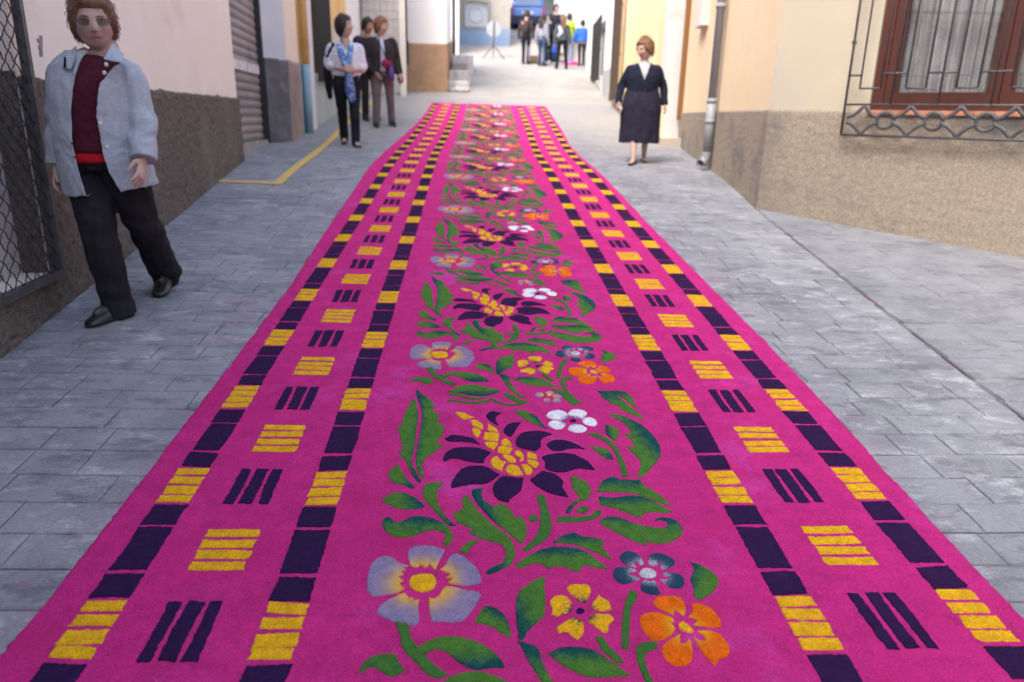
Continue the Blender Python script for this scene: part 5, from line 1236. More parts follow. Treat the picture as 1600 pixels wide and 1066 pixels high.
m_hair_ch = M('chestnut_hair', (.16, .075, .032), (.26, .135, .065), 45, rough=.5, spec=.4, bmp=.6, bsc=180, dist=.006)

# ---------------- the woman in the pale blue cardigan
g = G(205, 492)
p = Person('woman in open pale blue cardigan and tinted glasses walking beside the left wall', g.x, g.y, 0, 1.52, 1.22)
fa, fb = G(180, 500), G(254, 455)
p.foot('R', fa.x, fa.y + .04, 0, -26); p.foot('L', fb.x, fb.y + .06, .022, 8)
p.J['knR'] += V((.0, -.02, 0)); p.J['knL'] += V((.025, -.085, .0))
for k, dx in (('pel', -.0), ('mid', -.005), ('chest', -.01), ('neck', -.012), ('head', -.012)): p.J[k] += V((dx, 0, 0))
dxs = at(148, 150, g.y).x - g.x
for k in ('pel', 'mid', 'chest', 'neck', 'head', 'shR', 'shL', 'elR', 'elL', 'wrR', 'wrL', 'hipR', 'hipL'): p.J[k] += V((dxs + .005, 0, 0))
for q in 'RL': p.J['sh' + q].z = .75 * 1.52
p.J['shR'].x += .03; p.J['shL'].x -= .012
hx = at(138, 33, g.y - .08).x - g.x; p.J['head'].x = hx; p.J['head'].y = -.035; p.J['head'].z = at(138, 34, g.y - .08).z - p.z0; p.J['neck'].x = hx + .012
p.hrot(24, 4, -3)
p.J['wrR'] = V((p.J['wrR'].x, -.06, .47 * 1.52)); p.J['wrL'] = at(223, 250, g.y - .12) - V((g.x, g.y, p.z0)); p.J['elL'] = p.J['shL'].lerp(p.J['wrL'], .5) + V((.012, .035, .0))
p.J['wrR'] = at(93, 258, g.y + .02) - V((g.x, g.y, p.z0)); p.J['elR'] = p.J['shR'].lerp(p.J['wrR'], .5) + V((-.02, .03, 0))
p.body(.0045, 1.52 / 1.46, 1.2, 20, feet=False)
p.hair(m_hair_br, .022, 'short', 420, 3, .0045, .056, -.062, -.085)
p.eyes()
m_blk = cloth('black_trousers', (.017, .016, .020), (.026, .024, .028), 6)
p.trousers(m_blk, .009, .60, .106, .084, .079, .185, .148, .008, 2, .004)
for q in 'RL': p.sock(q, m_blackshoe); p.shoe(q, m_blackshoe, .25, .048, .088, pitch=.0 if q == 'R' else .28)
cx = p.J['chest'].x; H = 1.52
zr_ = (at(150, 238, g.y - .16) - V((g.x, g.y, p.z0))).z
m_maroon = cloth('maroon_knit', (.062, .010, .020), (.080, .014, .026), 40, .2, 240); m_red = cloth('red_top', (.52, .012, .022))
tr = lambda s_, z: [(z0 * H, rx * s_, ry * s_, y0 - .0, cx) for z0, rx, ry, y0 in ((.47, .192, .155, -.005), (.54, .190, .158, -.01), (.62, .182, .155, -.015), (.70, .178, .148, -.018), (.76, .165, .12, -.004), (.805, .105, .075, .01), (.83, .068, .062, .014))]
p.coat('maroon_sweater', m_maroon, .008, [(zr_ - .005, .180, .148, -.012, cx)] + [(a, b * .94, c * .95, d, e) for a, b, c, d, e in tr(1, 0)[2:-2]] + [(.792 * H, .112, .084, .006, cx)], [], .002, 5)
p.coat('red_hem', m_red, .009, [(zr_ - .042, .176, .144, -.010, cx), (zr_ - .01, .175, .143, -.012, cx), (zr_ + .03, .160, .128, -.012, cx)], [], .004, 6)
m_card = cloth('pale_blue_wool', (.34, .38, .43), (.41, .445, .48), 60, .35, 210)
def slv(q, a=.066, b=.062, c=.059, ext=.0):
    s_, e, w = p.J['sh' + q], p.J['el' + q], p.J['wr' + q]
    return ([p.J['chest'].lerp(s_, .55) + V((0, 0, .03)), s_, s_.lerp(e, .5), e, w + (w - e).normalized() * ext], [a * .74, a * .95, (a + b) / 2, b, c])
L0 = lambda px, py, dy=-.13: at(px, py, g.y + dy) - V((g.x, g.y, p.z0))
_op = [(L0(a, y, -.17), L0(b, y, -.17)) for y, a, b in ((310, 133, 190), (270, 122, 170), (235, 114, 159), (180, 111, 150), (130, 113, 151), (100, 115, 162), (75, 119, 176), (55, 123, 182))]
_zz = [q[0].z for q in _op]
opl = lambda pt: float(np.interp(pt.z, _zz, [q[0].x for q in _op])) if pt.z > .3 * H else None
opr = lambda pt: float(np.interp(pt.z, _zz, [q[1].x for q in _op])) if pt.z > .3 * H else None
def op(pt):
    if pt.y > -.02 or pt.z < .30 * H: return False
    return opl(pt) < pt.x < opr(pt)
op2 = lambda pt: (pt.z > .812 * H and math.hypot(pt.x - cx, pt.y) < .10) or op(pt)
hem = (at(150, 301, g.y - .16) - V((g.x, g.y, p.z0))).z / H
rings = [(hem * H, .212, .172, -.0, cx + .025), ((hem + .06) * H, .206, .175, -.006, cx + .014)] + [(a, b * 1.01, c * 1.09, d, e) for a, b, c, d, e in tr(1, 0)[1:]]
cd = p.coat('cardigan', m_card, .0066, rings, [slv('R'), slv('L')], .0055, 8, op2, .008, lambda q: .005 * math.sin(q.z * 48 + q.x * 30) * gs(q.z - .60 * H, .12) * (1 if abs(q.x - cx) > .17 else .3), 2, (opl, opr))
# collar flaps, ribbed front edge, buttons
def flap(pts, th, mat, nm, par):
    mb = MB(); vs = [V(q) for q in pts]; n = len(vs); c = sum(vs, V()) / n; nn = (vs[1] - vs[0]).cross(vs[2] - vs[0]).normalized(); 
    if nn.y > 0: nn = -nn
    mb.add([v + nn * th for v in vs] + [v - nn * th for v in vs] + [c + nn * th * 2.2], [(i, (i + 1) % n, 2 * n) for i in range(n)] + [tuple(range(2 * n - 1, n - 1, -1))] + [(i, n + i, n + (i + 1) % n, (i + 1) % n) for i in range(n)])
    return mb.build(nm, mat, par, False)
flap([L0(119, 72, -.03), L0(104, 84, -.10), L0(97, 104, -.155), L0(110, 108, -.17), L0(118, 90, -.13)], .004, m_card, 'collar', cd)
flap([L0(177, 68, -.07), L0(171, 80, -.12), L0(163, 93, -.165), L0(189, 98, -.165), L0(193, 84, -.08)], .004, m_card, 'collar', cd)
m_btn = M('pearl_button', (.66, .64, .60), rough=.25, spec=.6)
for px_, py_, dy in ((166, 101, -.180), (163, 114, -.185), (156, 193, -.19), (167, 230, -.20)):
    mb = MB(); c = L0(px_, py_, dy); mb.ell(c, (.0095, .005, .0095), 10, 6); mb.build('button', m_btn, cd, True)
mb = MB(); c = L0(102, 97, -.165); mb.tube([c + V((-.006, 0, -.022)), c + V((.004, -.002, .02))], [(.006, .003), (.005, .003)], 8); mb.build('dark_buttonhole', m_blk, cd, True)
# glasses
fy = p.face_y(.033, .004)
gl_ = empty('glasses'); gl_.parent = p.root
m_lens, nt, b_, co = newmat('tinted_lens', .05, .5)
b_.inputs[0].default_value = (.05, .035, .04, 1); b_.inputs['Alpha'].default_value = .66
m_rim = M('thin_metal', (.35, .30, .26), rough=.3, metal=.8)
for q in (-1, 1):
    ring = [p.hp(q * (.034 + .027 * math.cos(a)), fy - .016 + .006 * abs(math.cos(a)) * (1 if q * math.cos(a) * q > 0 else -.3), .002 + .0165 * math.sin(a)) for a in [i * 2 * math.pi / 20 for i in range(21)]]
    mb = MB(); mb.add(ring[:20], [tuple(range(20))]); mb.build('lens', m_lens, gl_)
    mb = MB(); mb.tube(ring, .0011, 5); mb.build('rim', m_rim, gl_, True)
    mb = MB(); mb.tube([p.hp(q * .060, fy - .010, .004), p.hp(q * .077, fy + .03, .008), p.hp(q * .082, .0, .006)], .0014, 5); mb.build('temple', m_rim, gl_, True)
mb = MB(); mb.tube([p.hp(-.008, fy - .018, .006), p.hp(0, fy - .026, .009), p.hp(.008, fy - .018, .006)], .0012, 5); mb.build('bridge', m_rim, gl_, True)
for q in (-1, 1): mb = MB(); mb.ell(p.hp(q * .083, .004, -.040), (.005, .005, .006), 8, 6); mb.build('earring', m_rim, p.root, True)

# ---------------- the woman in navy on the right
g = G(996, 254)
p = Person('elderly woman in navy cardigan and long skirt walking by the right house', g.x, g.y, -8, 1.41, 1.4)
fa, fb = G(990, 258), G(1007, 254); p.foot('R', fa.x, fa.y + .03, 0, -22); p.foot('L', fb.x, fb.y + .06, 0, 5)
p.hrot(-52, 12); H = 1.41
for q in 'RL': p.J['kn' + q] += V((0, .05, 0))
p.J['wrR'] = V((-.28, -.06, .50 * H)); p.J['elR'] = V((-.25, .04, .635 * H)); p.J['wrL'] = V((.28, .0, .49 * H)); p.J['elL'] = V((.25, .05, .635 * H))
p.body(.0065, 1.41 / 1.30, .9, 25); p.hair(m_hair_ch, .018, 'short', 260, 5, .007, .058, -.05, -.075); p.eyes()
m_navy = cloth('navy_wool', (.010, .013, .026), (.016, .020, .036), 30); m_navy2 = cloth('navy_skirt', (.020, .019, .036), (.028, .027, .046), 10)
p.coat('skirt', m_navy2, .012, [(.165 * H, .245, .20, .0), (.24 * H, .245, .20, 0), (.36 * H, .243, .20, 0), (.47 * H, .24, .20, -.005), (.56 * H, .215, .185, -.005), (.60 * H, .20, .17, 0)], [], .006, 9, lambda q: q.z < .168 * H, .005, lambda q: .010 * math.sin(math.atan2(q.y, q.x) * 9) * max(0, .45 * H - q.z) / (.3 * H))
def slv2(p, q, a, b, c, ext=0.0, k=1):
    s_, e, w = p.J['sh' + q], p.J['el' + q], p.J['wr' + q]
    return ([p.J['chest'].lerp(s_, .55) + V((0, 0, .03)), s_, s_.lerp(e, .5), e, e.lerp(w, k) + (w - e).normalized() * ext], [a * .74, a * .95, (a + b) / 2, b, c])
TR = lambda H, sx, sy, hem: [(z0 * H, rx * sx, ry * sy, y0) for z0, rx, ry, y0 in ((hem, .178, .15, 0), (.56, .172, .15, -.006), (.63, .170, .148, -.014), (.70, .172, .146, -.016), (.76, .16, .115, -.003), (.805, .10, .07, .012), (.83, .064, .06, .016)) if z0 >= hem]
vneck = lambda H, w, zb: (lambda q: q.y < 0 and q.z > zb * H and abs(q.x) < w * (q.z / H - zb) / (.80 - zb))
p.coat('blouse', cloth('white_dotted', (.46, .45, .47), (.36, .35, .38), 90), .010, [(a, b * .93, c * .95, d) for a, b, c, d in TR(H, 1.12, 1.10, .60)], [], .003, 3)
vn = vneck(H, .062, .675)
for q in 'RL': p.J['sh' + q].z -= .03
cd = p.coat('cardigan', m_navy, .0105, TR(H, 1.13, 1.17, .485), [slv2(p, 'R', .056, .049, .040, .01), slv2(p, 'L', .056, .049, .040, .01)], .006, 11, lambda q: vn(q) or (q.z > .815 * H and math.hypot(q.x, q.y) < .09), .007, None, 3, [lambda q, k=k: (k * .062 * (q.z / H - .675) / (.80 - .675)) if q.z > .68 * H else None for k in (-1, 1)])
for z in (.645, .60, .565, .53):
    mb = MB(); mb.ell((.012 + .03 * (.64 - z), -.195, z * H), (.009, .006, .009), 8, 6); mb.build('button', M('navy_button', (.05, .05, .06), rough=.3) if z == .645 else bpy.data.materials['navy_button'], cd, True)
for q in 'RL': p.shoe(q, m_blackshoe, .23, .042, .05, True)
mb = MB(); c = p.J['wrR'] + V((.025, -.05, -.075)); mb.ell(c, (.022, .02, .03), 8, 6); tag(mb.build('paper_tissue', m_white, None, True), 'crumpled white tissue held by the woman in navy', 'tissue')
bpy.data.objects['paper_tissue'].matrix_world = Matrix.Translation((p.x, p.y, p.z0)) @ Matrix.Rotation(p.yaw, 4, 'Z')

# ---------------- the woman with the blue scarf
g = G(546, 228)
p = Person('dark haired woman in white blouse with long blue patterned scarf and black trousers', g.x, g.y, 12, 1.56, 1.08)
fa, fb = G(538, 224), G(556, 230); p.foot('R', fa.x, fa.y + .02, 0, -5); p.foot('L', fb.x, fb.y + .02, 0, 15)
p.hrot(62, -12); H = 1.56
for q in 'RL': p.J['sh' + q].z -= .03
p.J['elR'] = V((-.22, .01, .64 * H)); p.J['elL'] = V((.21, .02, .63 * H)); p.J['wrR'] = V((-.02, -.235, .60 * H)); p.J['wrL'] = V((.075, -.235, .60 * H))
p.body(.0065, H / 1.42, .3, 35, {'R': (V((1, -.25, -.05)), V((0, -.3, 1)), V((0, 1, -.1))), 'L': (V((-.8, -.35, .0)), V((0, -.3, 1)), V((0, 1, 0)))})
p.hair(m_hair_dk, .024, 'short', 260, 7, .006, .055, -.06, -.10); p.eyes()
p.trousers(cloth('black_slacks', (.012, .012, .016), (.02, .02, .026), 6), .012, .62, .095, .068, .058, .165, .135, .004, 3, .012)
for q in 'RL': p.shoe(q, m_blackshoe, .24, .042, .055, True)
m_bl = cloth('white_blouse', (.66, .66, .72), (.58, .58, .66), 14)
p.coat('blouse', m_bl, .0105, TR(H, 1.06, 1.06, .565), [slv2(p, 'R', .066, .062, .052, 0, .35), slv2(p, 'L', .066, .062, .052, 0, .35)], .008, 4, lambda q: (q.y < 0 and q.z > .745 * H and abs(q.x) < .05 * (q.z / H - .745) / .06) or (q.z > .815 * H and math.hypot(q.x, q.y) < .08), .006, None, 3, [lambda q, k=k: (k * .05 * (q.z / H - .745) / .06) if q.z > .75 * H else None for k in (-1, 1)])
m_scarf = M('blue_scarf', (.08, .20, .46), (.42, .52, .66), 28, thr=(.45, .6), c3=(.05, .10, .30), sc3=20, thr3=(.52, .6))
mb = MB()
def ribbon_(mb, pts, w, th=.006):
    P = [V(q) for q in pts]; rr = []
    for i, q in enumerate(P):
        ww = w[i] if hasattr(w, '__len__') else w; rr.append([q + V((-ww, 0, 0)), q + V((-ww * .3, -th * 2, 0)), q + V((ww * .4, -th * 1.2, 0)), q + V((ww, 0, 0)), q + V((0, th, 0))])
    mb.rings(rr)
ribbon_(mb, [(-.055, .02, .815 * H), (-.075, -.12, .785 * H), (-.05, -.195, .70 * H), (-.005, -.212, .63 * H), (.02, -.25, .585 * H), (.02, -.20, .52 * H), (.03, -.175, .44 * H), (.045, -.165, .375 * H), (.05, -.16, .345 * H)], [.03, .04, .042, .045, .04, .055, .065, .05, .015])
ribbon_(mb, [(.055, .02, .815 * H), (.065, -.12, .785 * H), (.04, -.195, .70 * H), (.02, -.21, .64 * H), (.03, -.245, .59 * H)], [.028, .035, .035, .035, .03])
mb.build('scarf', m_scarf, p.root, True)
mb = MB(); m_cb = cloth('black_cardigan', (.012, .012, .016))
mb.tube([V((-.13, .02, .80 * H)), V((-.20, .03, .73 * H)), V((-.235, .05, .60 * H)), V((-.225, .055, .48 * H)), V((-.215, .06, .375 * H))], [(.05, .07), (.045, .085), (.042, .09), (.045, .08), (.03, .05)], 14, V((0, 1, 0)), 3)
me = evalremesh(mb, .011, 2); fold(me, .010, 16, 5, 2); ngon_smooth(me); put('draped_cardigan', me, m_cb, p.root)

# ---------------- the woman in the dark jacket, and the person behind her
g = G(600, 197)
p = Person('woman in open dark jacket and grey trousers with red and purple bundle at her hip', g.x, g.y, 14, 1.60, 1.08)
fa, fb = G(588, 199), G(612, 197); p.foot('R', fa.x, fa.y + .02, 0, 0); p.foot('L', fb.x, fb.y + .02, 0, 15)
p.hrot(40, 0); H = 1.60
p.J['wrR'] = V((-.12, -.10, .50 * H)); p.J['wrL'] = V((.27, -.03, .50 * H)); p.J['elL'] = V((.235, .05, .64 * H))
p.body(.008, H / 1.45, .4, 25, feet=False); p.hair(m_hair_ch, .024, 'short', 200, 9, .010, .05, -.055, -.09); p.eyes()
for q in 'RL': p.sock(q, m_blackshoe)
p.trousers(cloth('grey_brown_trousers', (.105, .082, .085), (.13, .10, .105), 6), .013, .62, .092, .066, .058, .165, .135, .004, 7, .015)
for q in 'RL': p.shoe(q, m_blackshoe, .24, .042, .055, True)
p.coat('shirt', cloth('pale_shirt', (.55, .55, .64), (.42, .42, .52), 40), .0115, [(a, b * .94, c * .96, d) for a, b, c, d in TR(H, 1, 1, .53)], [], .003, 3)
p.coat('jacket', cloth('charcoal_jacket', (.028, .025, .026), (.038, .034, .034), 12), .012, TR(H, 1.12, 1.1, .50), [slv2(p, 'R', .080, .068, .055), slv2(p, 'L', .080, .068, .055)], .006, 12, lambda q: (q.y < 0 and q.z > .49 * H and -.035 - .05 * (.8 - q.z / H) < q.x < .02 + .06 * (.8 - q.z / H)) or (q.z > .815 * H and math.hypot(q.x, q.y) < .09), .007, None, 3, [lambda q: -.035 - .05 * (.8 - q.z / H) if q.z > .5 * H else None, lambda q: .02 + .06 * (.8 - q.z / H) if q.z > .5 * H else None])
mb = MB(); mb.ell((.045, -.19, .585 * H), (.085, .05, .05), 14, 8); mb.ell((.02, -.195, .60 * H), (.05, .04, .04), 12, 8); me = evalremesh(mb, .012, 2); fold(me, .010, 30, 25, 1); ngon_smooth(me)
put('red_bundle', me, cloth('crimson_cloth', (.30, .02, .06), (.20, .02, .06), 20), p.root)
mb = MB(); ribbon_(mb, [(.10, -.19, .575 * H), (.11, -.185, .50 * H), (.115, -.18, .435 * H)], [.04, .05, .045], .012); mb.build('purple_cloth', cloth('purple_cloth', (.10, .05, .22), (.14, .07, .26), 20), p.root, True)
mb = MB(); ribbon_(mb, [(.09, -.175, .44 * H), (.085, -.17, .39 * H)], [.02, .015], .01); mb.build('red_tassel', bpy.data.materials['crimson_cloth'], p.root, True)
mb = MB(); mb.ell((.285, .02, .455 * H), (.05, .09, .075), 12, 8); mb.tube([(.24, .0, .80 * H), (.27, .01, .64 * H), (.285, .02, .49 * H)], .008, 6); mb.build('brown_bag', M('brown_leather', (.14, .045, .02), (.19, .07, .035), 8, rough=.5), p.root, True)
mb = MB(); mb.tube([(-.06, -.09, .80 * H), (.0, -.17, .70 * H), (.07, -.18, .60 * H)], .006, 6); mb.build('bag_strap', m_blackshoe, p.root, True)

g = G(583, 188); p = Person('dark haired person in purple and black top half hidden behind the dark jacketed woman', at(578, 150, 13.25).x, 13.25, 20, 1.60, 1.05, None, m_skin2)
p.hrot(25, 5); H = 1.6; p.foot('R', p.x - .07, p.y - .12, 0, 5); p.foot('L', p.x + .09, p.y + .10, .0, 10)
p.body(.010, H / 1.46, .3, 25, feet=False); p.hair(m_hair_dk, .016, 'short', 120, 11, .005, .05, -.04, -.07); p.eyes()
p.trousers(m_blk, .013, .62, .090, .066, .058, .16, .13, .004, 8, .01)
for q in 'RL': p.sock(q, m_blackshoe); p.shoe(q, m_blackshoe)
p.coat('top', M('purple_black_top', (.030, .020, .032), (.10, .05, .15), 7, thr=(.5, .6)), .013, TR(H, 1.1, 1.08, .50), [slv2(p, 'R', .080, .068, .055), slv2(p, 'L', .080, .068, .055)], .006, 13, lambda q: q.z > .815 * H and math.hypot(q.x, q.y) < .08, .007)

# ---------------- the young people at the top of the street
GR = 'young people gathered at the top of the street'
def kid(label, px, py, yaw, H, topm, legm, shoem, hairm, style='short', head=(0, 0), stout=.95, an=None, arms=None, hem=.50, long=False, skin=None, D=None):
    q = G(px, py) if D is None else at(px, py, D)
    p = Person(label, q.x, q.y, yaw, H, stout, GR, skin)
    for k, (ax, ay) in (an or {'R': (-.075, -.03), 'L': (.075, .03)}).items():
        c, n = math.cos(p.yaw), math.sin(p.yaw); p.foot(k, p.x + c * ax - n * ay, p.y + n * ax + c * ay, 0, -8 if k == 'R' else 8)
    for k, w in (arms or {}).items():
        p.J['wr' + k] = V(w); s_ = p.J['sh' + k]; p.J['el' + k] = s_.lerp(p.J['wr' + k], .5) + V((.04 if k == 'L' else -.04, .06, -.02))
    p.hrot(*head); p.body(.011, H / 1.48, 0, 20, feet=False); p.hair(hairm, .016, style, 60, 3, .005, .05, -.05, -.09)
    p.trousers(legm, .014, .61, .082, .058, .050, .145, .115, .003, 4, .008)
    for k in 'RL': p.sock(k, shoem); p.shoe(k, shoem)
    p.coat('top', topm, .014, TR(H, .98 * stout, .98 * stout, hem), [slv2(p, 'R', .068, .058, .046), slv2(p, 'L', .068, .058, .046)], .006, 2, lambda v: v.z > .815 * H and math.hypot(v.x, v.y) < .07, .006)
    return p
m_jean = cloth('blue_jeans', (.035, .055, .11), (.055, .08, .15), 9); m_dnavy = cloth('navy_track', (.014, .017, .03)); m_wshoe = M('white_trainers', (.6, .6, .62)); m_dshoe = M('dark_shoes', (.03, .025, .025))
p = kid('girl in brown jacket with backpack and dark track trousers with pale side stripe', 821, 100, 160, 1.74, cloth('dark_brown_jacket', (.055, .036, .034)), m_dnavy, m_dshoe, m_hair_dk, head=(-30, 20))
mb = MB(); mb.ell((0, .17, .66 * 1.74), (.14, .09, .20), 12, 10); mb.build('backpack', cloth('dark_backpack', (.06, .045, .045)), p.root, True)
mb = MB(); mb.tube([(.10, -.07, .80 * 1.66), (.12, .02, .835 * 1.66), (.10, .11, .77 * 1.66)], [(.05, .03)] * 3, 8); mb.build('red_scarf', cloth('red_floral', (.45, .10, .08), (.6, .42, .36), 22), p.root, True)
mb = MB(); mb.tube([(-.135, .0, .50 * 1.66), (-.125, -.0, .28 * 1.66), (-.115, .0, .06 * 1.66)], [(.02, .035)] * 3, 6); mb.build('side_stripe', cloth('pale_pink', (.55, .42, .55)), p.root, True)
p = kid('girl with long black hair in grey sweater and blue jeans seen from behind', 846, 103, 140, 1.64, cloth('grey_sweater', (.28, .28, .31)), m_jean, m_dshoe, m_hair_dk, 'long', head=(-10, 15), hem=.56)
p = kid('girl in black jacket leaning in beside the girl in grey sweater', 857, 99, -55, 1.62, cloth('black_jacket', (.013, .013, .016)), cloth('black_track', (.016, .016, .02)), m_wshoe, m_hair_dk, 'long', head=(-10, 12), arms={'L': (.12, -.28, .80), 'R': (-.10, -.26, .82)})
p = kid('person in dark clothes standing furthest back against the post', 866, 88, 10, 1.78, cloth('dark_clothes', (.02, .022, .035)), cloth('grey_track', (.12, .12, .13)), m_dshoe, m_hair_dk, head=(20, 5))
p = kid('girl with long brown hair in grey jacket and black leggings standing with feet apart', 877, 108, 175, 1.66, cloth('slate_jacket', (.075, .088, .098)), cloth('black_leggings', (.012, .012, .015)), m_dshoe, m_hair_br, 'long', an={'R': (-.16, -.04), 'L': (.16, .06)}, head=(20, 10), hem=.52)
mb = MB(); mb.tube([(.12, .10, .80 * 1.62), (.04, .15, .70 * 1.62), (.16, .13, .60 * 1.62)], [(.04, .03), (.06, .03), (.05, .03)], 8); mb.build('white_scarf', cloth('white_scarf', (.6, .6, .64)), p.root, True)
p = kid('person in lime yellow vest and pale jeans behind the girl in grey jacket', 887, 99, 150, 1.66, cloth('lime_vest', (.55, .68, .03)), cloth('pale_jeans', (.30, .36, .50)), m_wshoe, m_hair_dk, head=(10, 5))
for s_ in 'RL':
    mb = MB(); q = 'sh' + s_; mb.tube([p.J[q] - V((0, 0, .06)), p.J['el' + s_], p.J['wr' + s_] + V((0, 0, .03))], [.072, .062, .05], 10, V((0, 1, 0)), 3); mb.build('olive_sleeve', cloth('olive_sleeve', (.10, .11, .05)) if s_ == 'R' else bpy.data.materials['olive_sleeve'], p.root, True)
p = kid('person in puffy bright blue jacket and dark trousers seen from behind by the right wall', 908, 103, 185, 1.50, cloth('bright_blue', (.03, .11, .50), (.05, .15, .58), 6), cloth('dark_trousers', (.028, .024, .028)), m_dshoe, m_hair_dk, stout=1.25, arms={'R': (-.30, -.03, .80), 'L': (.27, -.02, .80)}, hem=.52)
# ================================================================ THINGS ON THE STREET
# road sign on a tripod, seen from the back
q = G(771, 92); sg = empty('road_sign', q); tag(sg, 'round grey road sign on a tripod stand seen from behind', 'road sign')
zc = at(771, 45, q.y).z - q.z; r_ = 10.6 / FPX * (q.y * 1.02)
mb = MB(); rr = []
for y_, k in ((.0, .0001), (.0, 1), (.012, 1.0), (.012, .0001)): rr.append([(r_ * k * math.cos(a), y_ + .03, zc + r_ * k * math.sin(a)) for a in [i * math.pi / 16 for i in range(32)]])
mb.rings(rr); mb.build('disc', M('sign_back', (.34, .35, .36), (.39, .40, .40), 3, rough=.5), sg)
m_stand = M('rusty_stand', (.09, .06, .055), (.14, .09, .075), 12)
mb = MB(); mb.tube([(0, 0, .42), (0, 0, zc + r_ * .95)], .022, 8); mb.build('pole', m_stand, sg, True)
for x, y_ in ((-.40, -.1), (.40, -.1), (0, .3)):
    mb = MB(); mb.tube([(x, y_, zg(q.x + x, q.y + y_) - q.z + .01), (0, 0, .46)], .016, 6); mb.build('leg', m_stand, sg, True)
# tubs and boxes of sawdust among the young people
def tub(name, label, px, py, D, w, h, mat, fill, grp=None):
    q = G(px, py); b = empty(name, q); tag(b, label, 'tub', grp); mb = MB(); rr = []
    for z, k in ((.005, .02), (.005, .82), (h * .5, .92), (h, 1.0), (h + .015, 1.06), (h + .015, .97), (h * .9, .93), (h * .8, .02)): rr.append([(w / 2 * k * math.cos(a), w / 2 * k * math.sin(a), z) for a in [i * math.pi / 10 for i in range(20)]])
    mb.rings(rr); mb.build('shell', mat, b, True)
    mb = MB(); rr = [[(w / 2 * k * math.cos(a), w / 2 * k * math.sin(a), z) for a in [i * math.pi / 10 for i in range(20)]] for z, k in ((h * .86, .93), (h * .97, .6), (h * 1.04, .05))]; mb.rings(rr, False); mb.build('sawdust_fill', fill, b, True)
    for a in (0, math.pi): mb = MB(); mb.tube([(w * .5 * math.cos(a), -.07, h * .9), (w * .62 * math.cos(a), 0, h * .97), (w * .5 * math.cos(a), .07, h * .9)], .012, 6); mb.build('handle', mat, b, True)
m_plb = M('blue_plastic', (.02, .07, .20), rough=.4, spec=.5); m_plb2 = M('bright_blue_plastic', (.02, .12, .55), rough=.4, spec=.5); m_lime = M('lime_plastic', (.35, .62, .03), rough=.4, spec=.5)
tub('plastic_tub', 'dark blue tub filled with red sawdust among the young people', 865, 95, 0, .50, .26, m_plb, M('red_sawdust', (.5, .05, .05)))
tub('plastic_tub', 'bright blue bucket standing behind the dark blue tub', 864, 90, 0, .30, .42, m_plb2, M('blue_sawdust', (.03, .1, .4)))
tub('plastic_tub', 'tall lime green bin standing behind the blue buckets', 861, 86, 0, .40, .62, m_lime, M('green_sawdust', (.1, .3, .04)))
q = G(834, 98); bx = empty('cardboard_box', q, .4); tag(bx, 'brown cardboard box on the ground between two girls', 'box'); m_cb2 = M('cardboard', (.30, .19, .11), (.34, .22, .13), 5)
for c, d in (((0, -.17, .11), (.44, .012, .22)), ((0, .17, .11), (.44, .012, .22)), ((-.216, 0, .11), (.012, .328, .22)), ((.216, 0, .11), (.012, .328, .22))): mb = MB(); mb.box(c, d); mb.build('side', m_cb2, bx)
mb = MB(); mb.box((0, 0, .012), (.42, .326, .012)); mb.build('bottom', m_cb2, bx)
q = G(892, 99); mb = MB(); rr = []
for k, z in ((1, .003), (.7, .02), (.3, .035), (.02, .04)): rr.append([(q.x + .30 * k * math.cos(a) * (1 + .15 * math.sin(3 * a)), q.y + .5 * k * math.sin(a), zg(q.x + .3 * k * math.cos(a), q.y + .5 * k * math.sin(a)) + z) for a in [i * math.pi / 10 for i in range(20)]])
mb.rings(rr, False); tag(mb.build('sawdust_heap', m_pink, None, True), 'small heap of pink sawdust by the far right wall', 'sawdust heap')
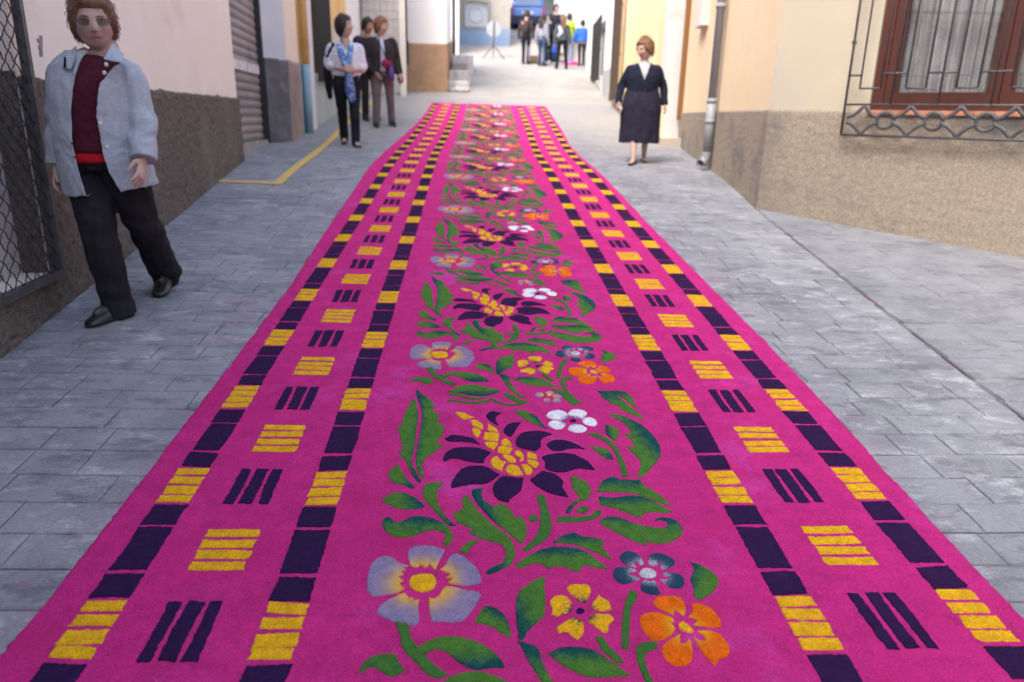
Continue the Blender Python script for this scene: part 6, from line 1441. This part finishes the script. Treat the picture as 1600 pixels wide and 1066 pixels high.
# the blue car beyond the corner
q = at(824, 47, 34.6); car = empty('parked_car', (q.x, q.y, zg(q.x, q.y)), R(-4)); tag(car, 'blue hatchback seen from behind beyond the far corner', 'car')
m_car = M('blue_paint', (.05, .13, .42), (.06, .15, .46), 1, rough=.25, spec=.6); m_glass = M('car_glass', (.10, .16, .28), rough=.08, spec=.6); m_tyre = M('tyre', (.015, .015, .016), rough=.8)
mb = MB()
prof = [(0, .40, .80, .46), (.03, .36, .84, .95), (.10, .34, .85, 1.0), (1.0, .30, .86, 1.02), (2.6, .30, .86, 1.0), (3.6, .32, .84, .88), (3.9, .38, .78, .72)]
def sect(y_, z0, w, z1, n=20):
    o = []
    for j in range(n):
        a = 2 * math.pi * j / n; cx_, sz_ = math.cos(a), math.sin(a); o.append((w * (abs(cx_) ** .35) * (1 if cx_ > 0 else -1), y_, (z0 + z1) / 2 + (z1 - z0) / 2 * (abs(sz_) ** .45) * (1 if sz_ > 0 else -1)))
    return o
mb.rings([sect(*a) for a in prof]); mb.build('body', m_car, car, True)
mb = MB(); mb.rings([sect(*a) for a in ((.12, .95, .72, 1.05), (.38, .95, .66, 1.44), (.8, .95, .64, 1.50), (1.9, .95, .64, 1.46), (2.7, .95, .72, 1.02))]); mb.build('cabin', m_car, car, True)
mb = MB(); mb.add([(-.58, .13, 1.04), (.58, .13, 1.04), (.50, .35, 1.38), (-.50, .35, 1.38)], [(0, 1, 2, 3)]); mb.v = [(x, y_ - .035, z) for x, y_, z in mb.v]; mb.build('rear_window', m_glass, car)
for x in (-.70, .70): mb = MB(); mb.box((x, .01, .82), (.14, .08, .24)); mb.build('tail_light', M('red_lens', (.35, .01, .01), rough=.2, spec=.6) if x < 0 else bpy.data.materials['red_lens'], car)
mb = MB(); mb.box((0, -.03, .50), (1.62, .16, .22)); mb.build('bumper', M('dark_bumper', (.03, .035, .05), rough=.5), car)
mb = MB(); mb.box((0, -.012, .74), (.50, .03, .11)); mb.build('number_plate', m_white, car)
for x in (-.74, .74):
    for y_ in (.75, 3.15):
        mb = MB(); mb.tube([(x - .1, y_, .31), (x + .1, y_, .31)], .31, 20); w = mb.build('wheel', m_tyre, car, True)
        mb = MB(); mb.tube([(x - .105, y_, .31), (x + .105, y_, .31)], .19, 14); mb.build('rim', M('wheel_rim', (.4, .4, .42), rough=.3, metal=.8) if 'wheel_rim' not in bpy.data.materials else bpy.data.materials['wheel_rim'], w, True)
if bpy.data.scenes.get('work'): bpy.data.scenes.remove(bpy.data.scenes['work'])
